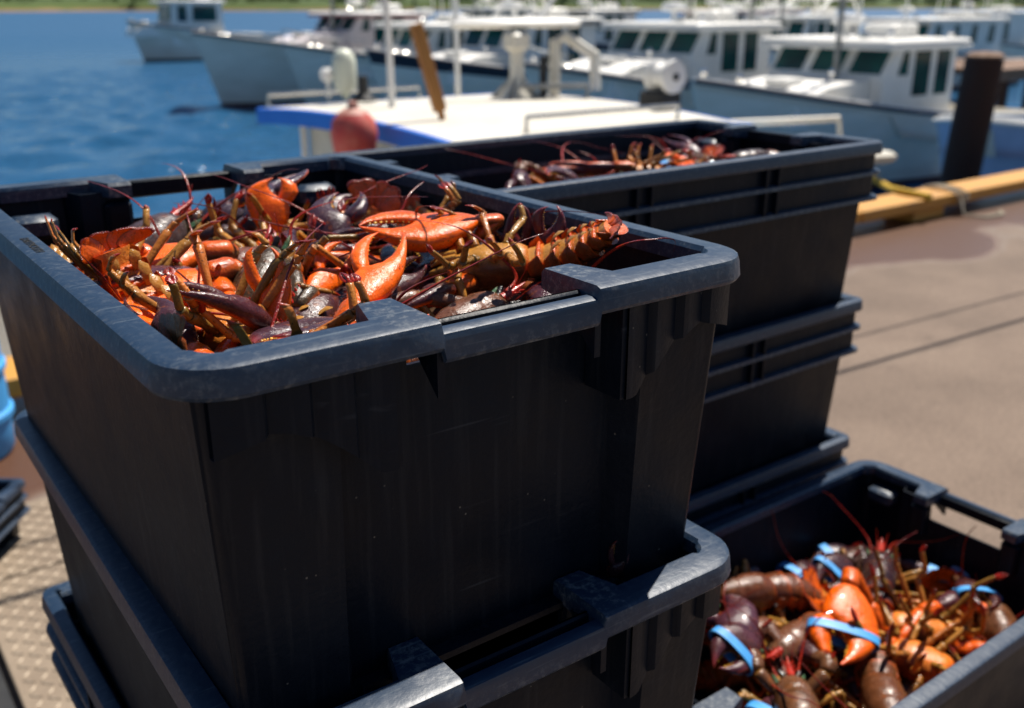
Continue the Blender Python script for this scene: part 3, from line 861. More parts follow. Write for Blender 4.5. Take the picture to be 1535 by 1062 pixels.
class Lob:
    def __init__(s):
        s.v = []; s.f = []; s.c = []; s.n = 0
    def loft(s, C, A, B, ra, rb, rbn, colfn, n=14, pw=1.0, rg=None, lump=0.0):
        """rings: C + A*ra*cos + B*(rb or rbn)*sin ; colfn(t, sin) -> rgb"""
        N = len(C)
        th = np.linspace(0, 2 * np.pi, n, endpoint=False)
        ct, sn = np.cos(th), np.sin(th)
        if pw != 1.0:
            ct2 = np.sign(ct) * np.abs(ct) ** pw; sn2 = np.sign(sn) * np.abs(sn) ** pw
        else:
            ct2, sn2 = ct, sn
        rbb = np.where(sn2[None, :] >= 0, np.asarray(rb)[:, None], np.asarray(rbn)[:, None])
        k = 1.0
        if lump and rg is not None:
            k = 1 + lump * rg.normal(size=(N, n))
        P = C[:, None, :] + A[:, None, :] * (np.asarray(ra)[:, None] * ct2[None, :] * k)[..., None] + B[:, None, :] * (rbb * sn2[None, :] * k)[..., None]
        t = np.linspace(0, 1, N)
        cl = colfn(np.repeat(t[:, None], n, 1), np.repeat(sn[None, :], N, 0))
        o = s.n
        s.v.append(P.reshape(-1, 3)); s.c.append(cl.reshape(-1, 3)); s.n += N * n
        for i in range(N - 1):
            a, b_ = o + i * n, o + (i + 1) * n
            for j in range(n):
                j2 = (j + 1) % n
                s.f.append((a + j, a + j2, b_ + j2, b_ + j))
        s.f.append(tuple(range(o + n - 1, o - 1, -1)))
        s.f.append(tuple(range(o + (N - 1) * n, o + N * n)))
    def limb(s, pts, rad, colfn, n=8, flat=1.0, up=None, lump=0.0, rg=None):
        pts = np.asarray(pts, float)
        T = np.gradient(pts, axis=0); T /= np.linalg.norm(T, axis=1)[:, None] + 1e-12
        u = np.array([0, 0, 1.0]) if up is None else np.asarray(up, float)
        if abs(T[0] @ u) > .95: u = np.array([1.0, 0.2, 0])
        A = []
        a = np.cross(T[0], u); a /= np.linalg.norm(a)
        for t in T:
            a = a - t * (a @ t); a /= np.linalg.norm(a); A.append(a.copy())
        A = np.array(A); B = np.cross(A, T)
        rad = np.asarray(rad, float)
        s.loft(pts, A, B, rad, rad * flat, rad * flat, colfn, n, lump=lump, rg=rg)
    def spike(s, p, d, l, r, rgb):
        d = np.asarray(d, float); d /= np.linalg.norm(d)
        s.limb([p - d * r, p + d * l * .5, p + d * l], [r, r * .65, r * .08], lambda t, q: np.broadcast_to(rgb, t.shape + (3,)), n=5)

def mixc(a, b, w):
    w = np.clip(w, 0, 1)[..., None]
    return a * (1 - w) + b * w

def catmull(pts, k=6):
    pts = np.asarray(pts, float)
    P = np.vstack([2 * pts[0] - pts[1], pts, 2 * pts[-1] - pts[-2]])
    out = []
    for i in range(1, len(P) - 2):
        for t in np.linspace(0, 1, k, endpoint=False):
            a, b_, c, d = P[i - 1], P[i], P[i + 1], P[i + 2]
            out.append(.5 * ((2 * b_) + (-a + c) * t + (2 * a - 5 * b_ + 4 * c - d) * t * t + (-a + 3 * b_ - 3 * c + d) * t ** 3))
    out.append(P[-2])
    return np.array(out)

CRUSH = dict(x=[0, .05, .12, .22, .34, .44, .50, .56, .64, .74, .84, .93, 1.0],
             lo=[-.055, -.115, -.175, -.245, -.30, -.325, -.33, -.325, -.30, -.25, -.18, -.09, -.015],
             hi=[.055, .115, .17, .21, .23, .22, .12, .03, -.025, -.055, -.045, -.02, .012],
             th=[.05, .085, .115, .145, .155, .145, .135, .122, .105, .088, .066, .04, .010],
             dlen=.53, dhinge=(.455, .13), dw=.118, dt=.10)
PINCH = dict(x=[0, .05, .12, .22, .34, .42, .48, .54, .64, .74, .84, .93, 1.0],
             lo=[-.045, -.08, -.115, -.15, -.175, -.18, -.178, -.172, -.155, -.125, -.09, -.05, -.012],
             hi=[.045, .08, .11, .135, .145, .135, .07, .01, -.03, -.04, -.035, -.015, .008],
             th=[.045, .075, .098, .115, .118, .11, .10, .09, .076, .062, .046, .028, .008],
             dlen=.56, dhinge=(.43, .085), dw=.07, dt=.068)

def add_claw(lb, W, d, nrm, Lc, kind, opn, rg, side, tone, orange=0.0):
    """claw with wrist at W, pointing along d, nrm = dorsal normal; side flips the movable finger"""
    d = np.asarray(d, float); d /= np.linalg.norm(d)
    nrm = np.asarray(nrm, float); nrm = nrm - d * (nrm @ d); nrm /= np.linalg.norm(nrm)
    yv = np.cross(nrm, d) * side
    K = CRUSH if kind == 'crush' else PINCH
    xs = np.concatenate([np.linspace(0, .4, 12), np.linspace(.42, .6, 11), np.linspace(.64, 1, 12)])
    lo = np.interp(xs, K['x'], K['lo']); hi = np.interp(xs, K['x'], K['hi']); th = np.interp(xs, K['x'], K['th'])
    dors = mixc(mixc(PURP, DARK, np.array(rg.random())), RED * .35, np.array(tone * .7))
    vent = ORNG * (0.8 + .3 * rg.random())
    sp_ = rg.uniform(-.10, .42) - orange
    def cf(t, sn):
        w = (-(sn) - sp_) * 2.6 + .35 * np.sin(t * 9 + 3 * sn)
        c = mixc(np.broadcast_to(dors, t.shape + (3,)), np.broadcast_to(vent, t.shape + (3,)), w)
        return mixc(c, np.broadcast_to(RED * .9, t.shape + (3,)), (t - .86) * 3)
    C = W + (d[None] * xs[:, None] + yv[None] * ((lo + hi) / 2)[:, None]) * Lc
    bow = .05 * np.sin(xs * np.pi)
    C = C + nrm[None] * (bow * Lc)[:, None]
    N = len(xs)
    lb.loft(C, np.repeat(yv[None], N, 0), np.repeat(nrm[None], N, 0), (hi - lo) / 2 * Lc, th * Lc * .95, th * Lc * .72, cf, n=18, pw=.86, lump=.010, rg=rg)
    # movable finger
    hx_, hy = K['dhinge']
    a = opn; ca, sa = math.cos(a), math.sin(a)
    dd = d * ca + yv * sa; dy = -d * sa + yv * ca
    H = W + (d * hx_ + yv * hy) * Lc + nrm * (.05 * Lc)
    tt = np.linspace(0, 1, 16)
    cy = np.interp(tt, [0, .3, .6, .85, 1], [.03, .075, .06, .005, -.075]) * (1.15 if kind == 'crush' else .8)
    wd = np.interp(tt, [0, .08, .3, .6, .85, 1], [.6, .9, 1, .78, .45, .1]) * K['dw']
    tk = np.interp(tt, [0, .08, .3, .6, .85, 1], [.6, .9, 1, .8, .5, .12]) * K['dt']
    C2 = H + (dd[None] * (tt * K['dlen'])[:, None] + dy[None] * cy[:, None]) * Lc
    lb.loft(C2, np.repeat(dy[None], 16, 0), np.repeat(nrm[None], 16, 0), wd * Lc, tk * Lc, tk * Lc * .8, cf, n=12)
    # teeth on both cutting edges
    for q in np.linspace(.12, .82, 9):
        i = q
        cyq = np.interp(q, tt, cy); wdq = np.interp(q, tt, wd)
        p = H + (dd * (q * K['dlen']) + dy * (cyq - wdq * .9)) * Lc
        r_ = Lc * (.020 if kind == 'crush' else .012) * (.7 + .6 * rg.random())
        lb.spike(p, -dy, r_ * 1.2, r_, YEL * (.8 + .5 * rg.random()))
        xq = .54 + q * .42
        hq = np.interp(xq, K['x'], K['hi'])
        p = W + (d * xq + yv * (hq - .006)) * Lc + nrm * (.05 * math.sin(xq * math.pi) * Lc)
        lb.spike(p, yv, r_ * 1.2, r_, YEL * (.8 + .5 * rg.random()))
    # spines along the inner edge of the palm
    for q in np.linspace(.08, .40, 5):
        hq = np.interp(q, K['x'], K['hi'])
        p = W + (d * q + yv * (hq * .97)) * Lc + nrm * (.05 * math.sin(q * math.pi) * Lc)
        lb.spike(p, yv + nrm * .4, Lc * .035, Lc * .014, RED * 1.1)
    return d, yv, nrm

def make_lobster(seed, pos, fwd, up, scale=1.0, tail=0.2, claws=None, legup=0.0, tone=0.0, ant=True, legspread=1.0, bands=False, name='lobster', label=None, group=None, box=None, antpts=None, zcap=None):
    """one lobster in world coordinates. claws: list of two dicts (wrist, dir, nrm in WORLD) or None for the default reach"""
    rg = np.random.default_rng(seed)
    lb = Lob()
    F = np.asarray(fwd, float); F /= np.linalg.norm(F)
    U = np.asarray(up, float); U = U - F * (U @ F); U /= np.linalg.norm(U)
    Lf = np.cross(U, F)
    pos = np.asarray(pos, float)
    Mx = np.stack([F, Lf, U], 1) * scale           # local -> world (columns)
    def toloc(p): return (np.linalg.inv(Mx) @ (np.asarray(p, float) - pos))
    X, Y, Z = np.eye(3)
    dors = mixc(mixc(DARK, PURP, np.array(rg.random())), OLIVE, np.array(rg.random() * .6)) * (0.55 + .8 * rg.random())
    dors = mixc(dors, ORNG * .24 + OLIVE * .3, np.array(tone * .9))
    vent = mixc(TAN, ORNG, np.array(rg.random() * .5))
    # carapace
    N = 26
    t = np.linspace(0, 1, N)
    x = -.050 + .098 * t
    w = np.interp(t, [0, .04, .2, .45, .62, .8, .92, 1], [.0185, .0225, .0265, .0275, .026, .021, .013, .004])
    ht = np.interp(t, [0, .04, .2, .45, .62, .8, .92, 1], [.018, .023, .0285, .030, .0275, .0215, .0125, .003])
    hb = np.interp(t, [0, .1, .5, .8, 1], [.013, .018, .020, .015, .003])
    gr = 1 - .07 * np.exp(-((t - .56) / .03) ** 2) - .05 * np.exp(-((t - .05) / .02) ** 2)
    zc = np.interp(t, [0, .5, 1], [0, 0, .006])
    C = np.stack([x, 0 * x, zc], 1)
    def cc(tt, sn):
        wv = (-.25 - sn) * 2.2 + .3 * np.sin(tt * 14 + sn * 4)
        c = mixc(np.broadcast_to(dors, tt.shape + (3,)), np.broadcast_to(vent, tt.shape + (3,)), wv)
        c = mixc(c, np.broadcast_to(ORNG * .7, tt.shape + (3,)), .55 * np.exp(-((tt - .02) / .03) ** 2))
        return mixc(c, np.broadcast_to(GRN * 1.2, tt.shape + (3,)), (tt - .8) * 2.0 * (sn > -.3))
    lb.loft(C, np.repeat(Y[None], N, 0), np.repeat(Z[None], N, 0), w, ht * gr, hb, cc, n=22, pw=.92, rg=rg, lump=.009)
    # rostrum, eyes, head spines
    lb.limb([(.036, 0, .016), (.050, 0, .017), (.062, 0, .019), (.072, 0, .023)], [.006, .0045, .003, .0005], lambda a, b_: np.broadcast_to(RED * .8, a.shape + (3,)), n=7)
    for sg in (-1, 1):
        for q in (.044, .052, .06):
            lb.spike(np.array([q, sg * .004, .019]), [.6, sg * .6, .6], .006, .0016, RED)
        lb.limb([(.040, sg * .006, .011), (.047, sg * .011, .013), (.051, sg * .013, .014)], [.003, .0035, .0032], lambda a, b_: np.broadcast_to(np.array([.01, .008, .008]), a.shape + (3,)), n=8)
        # mouth parts and antenna bases
        lb.limb([(.030, sg * .010, -.006), (.046, sg * .013, -.003), (.058, sg * .012, -.001)], [.006, .006, .003], lambda a, b_: np.broadcast_to(TAN * .7, a.shape + (3,)), n=8)
        lb.limb([(.028, sg * .005, -.014), (.045, sg * .006, -.013), (.056, sg * .005, -.006)], [.004, .0035, .001], lambda a, b_: np.broadcast_to(TAN, a.shape + (3,)), n=6)
        lb.spike(np.array([.044, sg * .016, .004]), [1, sg * .4, .2], .014, .004, GRN * 1.3)
    # antennae
    if ant:
        for sg in (-1, 1):
            p0 = np.array([.056, sg * .012, 0]); k1, k2 = rg.uniform(-1, 1, 2)
            sweepd = np.array([rg.uniform(-.2, 1), sg * rg.uniform(.3, 1.2), rg.uniform(.1, .8) * (1 if U[2] > 0 else -1)])
            ps = [p0, p0 + np.array([.03, sg * .01, .01]), p0 + sweepd * .07 + [.02, 0, .015 * k1], p0 + sweepd * .13 + [.0, .03 * k2, .02 * k1], p0 + sweepd * .18 + [-.02, .05 * k2, .0]]
            if antpts is not None and sg == 1:
                ps = [p0] + [toloc(q) for q in antpts]
            cur = catmull(ps, 8)
            lb.limb(cur, np.linspace(.0019, .0006, len(cur)) / max(scale, .6), lambda a, b_: mixc(np.broadcast_to(RED * .75, a.shape + (3,)), np.broadcast_to(RED * .25, a.shape + (3,)), a), n=5)
            lb.limb(catmull([p0 + [-.004, -sg * .007, .006], p0 + [.012, -sg * .006, .014], p0 + [.03, -sg * .002, .03 + .01 * k1]], 5), np.linspace(.001, .0004, 11), lambda a, b_: np.broadcast_to(RED * .6, a.shape + (3,)), n=4)
    # abdomen: six overlapping rings, then the fan
    p = np.array([-.048, 0, .002]); ang = 0.06 * rg.normal(); yaw = rg.normal() * .05
    seglen = .0195
    wS = [.0245, .0245, .024, .0232, .0222, .0205]
    for i in range(6):
        ang += tail * (.5 + .2 * i) ; yaw += rg.normal() * .03
        dv = np.array([-math.cos(ang) * math.cos(yaw), math.sin(yaw), -math.sin(ang)])
        uv = np.array([-math.sin(ang), 0, math.cos(ang)])
        lv = np.cross(dv, uv)
        ts = np.array([-.35, 0., .25, .6, .88, 1.0, .97])
        k = np.array([.80, .90, .97, 1.0, 1.05, 1.07, .88])
        C = p + dv[None] * (ts * seglen)[:, None]
        def ca_(tt, sn):
            c = mixc(np.broadcast_to(dors * .95, tt.shape + (3,)), np.broadcast_to(vent * .9, tt.shape + (3,)), (-.1 - sn) * 3)
            return mixc(c, np.broadcast_to(ORNG * .75, tt.shape + (3,)), np.clip((tt - .62) * 3, 0, .85))
        m_ = len(ts)
        lb.loft(C, np.repeat(lv[None], m_, 0), np.repeat(uv[None], m_, 0), wS[i] * k, wS[i] * .88 * k, wS[i] * .42 * k, ca_, n=20, pw=.9)
        for sg in (-1, 1):      # side plates
            b0 = p + dv * seglen * .55 + lv * sg * wS[i] * .93
            lb.loft(np.array([b0 + uv * .006, b0 - uv * .003 + lv * sg * .0015, b0 - uv * .010 + lv * sg * .0005, b0 - uv * .0165 + dv * .004]),
                    np.repeat(dv[None], 4, 0), np.repeat((lv * sg)[None], 4, 0), [.008, .0095, .007, .001], [.002, .003, .0025, .0006], [.002, .003, .0025, .0006],
                    lambda a, b_: mixc(np.broadcast_to(ORNG * .6, a.shape + (3,)), np.broadcast_to(dors, a.shape + (3,)), b_ * .8), n=8)
            if 0 < i < 5:       # swimmerets
                b1 = p + dv * seglen * .5 + lv * sg * wS[i] * .5 - uv * wS[i] * .38
                lb.loft(np.array([b1, b1 + dv * .006 - uv * .007, b1 + dv * .013 - uv * .012, b1 + dv * .019 - uv * .013]), np.repeat(lv[None], 4, 0), np.repeat(uv[None], 4, 0),
                        [.003, .0055, .0055, .001], [.0016, .0016, .0012, .0005], [.0016, .0016, .0012, .0005], lambda a, b_: np.broadcast_to(TAN * .9, a.shape + (3,)), n=8)
        if i < 5:               # cross bars of the underside
            b2 = p + dv * seglen * .75 - uv * wS[i] * .40
            lb.limb([b2 - lv * wS[i] * .8, b2 - uv * .002, b2 + lv * wS[i] * .8], [.002, .003, .002], lambda a, b_: np.broadcast_to(ORNG * .55, a.shape + (3,)), n=6)
        p = p + dv * seglen
    ang += tail * .6
    dv = np.array([-math.cos(ang) * math.cos(yaw), math.sin(yaw), -math.sin(ang)]); uv = np.array([-math.sin(ang), 0, math.cos(ang)]); lv = np.cross(dv, uv)
    spread = rg.uniform(.75, 1.15)
    for fa, ln, wd_, zo in ((0, .040, .0125, .002), (.55, .041, .0135, 0), (-.55, .041, .0135, 0), (1.05, .039, .0135, -.002), (-1.05, .039, .0135, -.002)):
        fa *= spread
        e = dv * math.cos(fa) + lv * math.sin(fa); s_ = -dv * math.sin(fa) + lv * math.cos(fa)
        q0 = p + lv * math.sin(fa) * .012 + uv * zo
        tt = np.array([0, .12, .3, .5, .7, .85, .95, 1.0])
        wv = np.array([.35, .6, .82, .95, 1, .93, .72, .35]) * wd_
        C = q0[None] + e[None] * (tt * ln)[:, None] - uv[None] * (.006 * tt ** 2)[:, None]
        lb.loft(C, np.repeat(s_[None], 8, 0), np.repeat(uv[None], 8, 0), wv, .0028 * (1.15 - tt), .0022 * (1.15 - tt),
                lambda a, b_: mixc(mixc(np.broadcast_to(dors, a.shape + (3,)), np.broadcast_to(ORNG * .6, a.shape + (3,)), (.1 - b_) * 3), np.broadcast_to(RED * .5, a.shape + (3,)), (a - .8) * 4), n=12)
        for q in np.linspace(-.75, .75, 9):    # fringe
            pp = q0 + e * ln * (.985 - .22 * q * q) + s_ * wd_ * q * .95 - uv * .006
            lb.spike(pp, e + s_ * q * .4, .004, .0011, RED * .35 + DARK)
    # legs
    for sg in (-1, 1):
        for i in range(4):
            b0 = np.array([.022 - .0165 * i, sg * .014, -.014])
            out = np.array([.35 - .3 * i + rg.normal() * .25, sg * (1.0 + .2 * rg.normal()) * legspread, 0])
            out /= np.linalg.norm(out)
            lift = .25 + .35 * rg.random() - legup * (.7 + .5 * rg.random())
            p1 = b0 + out * .012 + np.array([0, 0, -.006])
            p2 = p1 + (out + np.array([0, 0, lift])) * .034
            p3 = p2 + (out * .6 + np.array([rg.normal() * .3, 0, lift * .6 - .2])) * .013
            dn = -.9 if legup < .3 else -.9 - .4 * rg.random()
            bend = out * rg.uniform(-.2, .5) + np.array([rg.normal() * .4, 0, dn if legup < .3 else dn * rg.uniform(.5, 1)])
            bend /= np.linalg.norm(bend)
            p4 = p3 + bend * .033
            p5 = p4 + (bend + np.array([rg.normal() * .2, -sg * .3, 0])) * .013
            lc = mixc(mixc(OLIVE, TAN, np.array(.25 + .6 * rg.random())), ORNG, np.array(.35 * rg.random() ** 2))
            def lgc(a, b_, lc=lc):
                c = np.broadcast_to(lc, a.shape + (3,))
                return mixc(c, np.broadcast_to(GRN * .8 + DARK * .5, a.shape + (3,)), np.abs(a - .5) * 4 - 1.45)
            for (qa, qb, ra_, rb_) in ((b0, p1, .0052, .0048), (p1, p2, .0038, .0044), (p2, p3, .0044, .0043), (p3, p4, .0039, .0030)):
                ts = np.array([0, .06, .2, .5, .8, .94, 1.0])
                rr_ = (ra_ + (rb_ - ra_) * ts) * np.array([.75, .97, .93, .98, 1.08, 1.12, .8])
                lb.limb(qa + (qb - qa) * ts[:, None], rr_, lgc, n=8, lump=.06, rg=rg)
                if legup > .2 and ra_ < .0045:
                    for q_ in (.35, .7):
                        dq = rg.normal(size=3); lb.spike(qa + (qb - qa) * q_, dq, .0062, .0011, lc * .5)
            if i < 2:
                e = (p5 - p4); e /= np.linalg.norm(e); sd = np.cross(e, X + .3 * Z); sd /= np.linalg.norm(sd)
                for k_ in (-1, 1):
                    lb.limb([p4, p4 + e * .006 + sd * k_ * .003, p4 + e * .012 + sd * k_ * .0028, p4 + e * .018 + sd * k_ * .0008], [.0030, .0028, .0019, .0004], lambda a, b_: mixc(np.broadcast_to(RED * .8, a.shape + (3,)), np.broadcast_to(RED * .3, a.shape + (3,)), a), n=6)
            else:
                lb.limb([p4, p4 * .5 + p5 * .5, p5], [.0034, .0025, .0004], lambda a, b_: mixc(np.broadcast_to(lc * .8, a.shape + (3,)), np.broadcast_to(RED * .6, a.shape + (3,)), a * 2), n=6)
    # claws with their arms
    info = []
    for ci, sg in enumerate((1, -1)):
        kind = 'crush' if ci == 0 else 'pinch'
        Lc, opn, orange = (.118 if ci == 0 else .122), rg.uniform(0, .25), 0.0
        sh = np.array([.034, sg * .016, -.009])
        spec = claws[ci] if claws else None
        if spec is None:
            Wr = np.array([.085 + rg.normal() * .008, sg * (.050 + rg.normal() * .01), rg.normal() * .012])
            dl = np.array([1, sg * rg.uniform(-.5, .35), rg.normal() * .25]); nl = np.array([0, sg * rg.uniform(-.5, .5), 1.0])
        else:
            Wr = toloc(spec['w']); dl = np.linalg.inv(Mx) @ (np.asarray(spec['t'], float) - np.asarray(spec['w'], float)); nl = np.linalg.inv(Mx) @ np.asarray(spec['n'], float)
            Lc = np.linalg.norm(dl); opn = spec.get('o', .05); kind = spec.get('k', kind); orange = spec.get('or', 0)
        if bands: opn = .0
        fl = sg * (spec.get('s', 1) if spec else 1)
        dd = dl / np.linalg.norm(dl)
        carp = Wr - dd * .024
        mid = (sh + carp) / 2 + np.array([0, sg * .012, .010])
        ac = mixc(dors, ORNG * .8, np.array(.2 + .5 * rg.random()))
        acf = lambda a, b_: mixc(mixc(np.broadcast_to(dors, a.shape + (3,)), np.broadcast_to(ORNG * .7, a.shape + (3,)), (-.1 - b_) * 2), np.broadcast_to(YEL * .6, a.shape + (3,)), np.abs(a - .5) * 5 - 2.1)
        for (qa, qb, ra_, rb_) in ((sh, mid, .008, .0095), (mid, carp, .0095, .0115), (carp - dd * .004, Wr + dd * .004, .0125, .0115)):
            ts = np.array([0, .07, .22, .5, .78, .93, 1.0])
            rr_ = (ra_ + (rb_ - ra_) * ts) * np.array([.6, .88, 1.0, 1.02, 1.08, 1.0, .65])
            lb.limb(qa + (qb - qa) * ts[:, None], rr_, acf, n=12, flat=.88)
        for q in range(4):
            lb.spike(carp + dd * .006 * q + np.array([0, sg * .004, .010]), [.4, sg * .3, 1], .007, .0024, RED * 1.1)
        r3 = add_claw(lb, Wr, dd, nl, Lc, kind, opn, rg, fl, tone, orange)
        info.append((Wr, r3, Lc, kind))
    V = np.vstack(lb.v) @ Mx.T + pos
    if box is not None:
        x0_, x1_, y0_, y1_, zf = box; ztop = zf + .28
        def soft(v, lo, hi):
            mg = .03
            v = np.where(v > hi - mg, hi - mg * np.exp(-np.maximum(v - (hi - mg), 0) / mg), v)
            return np.where(v < lo + mg, lo + mg * np.exp(-np.maximum((lo + mg) - v, 0) / mg), v)
        dp = np.clip(ztop - V[:, 2], 0, .3) * .125
        V[:, 0] = soft(V[:, 0], x0_ + dp, x1_ - dp); V[:, 1] = soft(V[:, 1], y0_ + dp, y1_ - dp)
        V[:, 2] = np.where(V[:, 2] < zf, zf + .002, V[:, 2])
        if zcap is not None:
            mg = .035; zz_ = V[:, 2]
            V[:, 2] = np.where(zz_ > zcap - mg, zcap - mg * np.exp(-np.maximum(zz_ - (zcap - mg), 0) / mg), zz_)
    me = bpy.data.meshes.new(name)
    me.from_pydata((V - pos).tolist(), [], lb.f)
    at = me.color_attributes.new('pigment', 'FLOAT_COLOR', 'POINT')
    cl = np.ones((lb.n, 4), np.float32); cl[:, :3] = np.vstack(lb.c)
    at.data.foreach_set('color', cl.ravel())
    me.materials.append(M['shell'])
    me.shade_smooth(); me.set_sharp_from_angle(angle=R(62))
    o = link(name, me, None, tuple(pos))
    tag(o, label, 'lobster', group)
    if bands:
        for (Wr, (d, yv, nm), Lc, kind) in info:
            K = CRUSH if kind == 'crush' else PINCH
            xb = .60; wB = .013 * (.9 + .3 * rg.random())
            # band round the closed fingers: encloses both outlines
            lo = np.interp(xb, K['x'], K['lo']) - .012
            hi = K['dhinge'][1] + (.075 * (1.15 if kind == 'crush' else .8) + K['dw']) - .01
            c0 = Wr + (d * xb + yv * (lo + hi) / 2) * Lc + nm * .05 * Lc
            ry, rz_ = (hi - lo) / 2 * Lc + .0006, K['th'][7] * Lc * .90 + .0006
            th = np.linspace(0, 2 * np.pi, 28, endpoint=False)
            sk = rg.uniform(-.14, .14)
            vv = []
            for (dx, ex) in ((-wB / 2, 0), (wB / 2, 0), (wB / 2, .0018), (-wB / 2, .0018)):
                for a in th:
                    cs, sn = np.sign(math.cos(a)) * abs(math.cos(a)) ** .8, np.sign(math.sin(a)) * abs(math.sin(a)) ** .8
                    q = c0 + d * (dx + sk * cs * ry) + yv * cs * (ry + ex) + nm * sn * (rz_ * (1 if sn > 0 else .78) + ex)
                    q = Mx @ q + pos
                    vv.append(q)
            vv = np.array(vv)
            if box is not None:
                vv[:, 0] = soft(vv[:, 0], x0_, x1_); vv[:, 1] = soft(vv[:, 1], y0_, y1_)
            fs = []
            for k in range(4):
                for j in range(28):
                    fs.append((k * 28 + j, k * 28 + (j + 1) % 28, ((k + 1) % 4) * 28 + (j + 1) % 28, ((k + 1) % 4) * 28 + j))
            mb = MB(); mb.add((vv - pos), fs)
            mb.build('rubber_band', 'band', o)
    return o

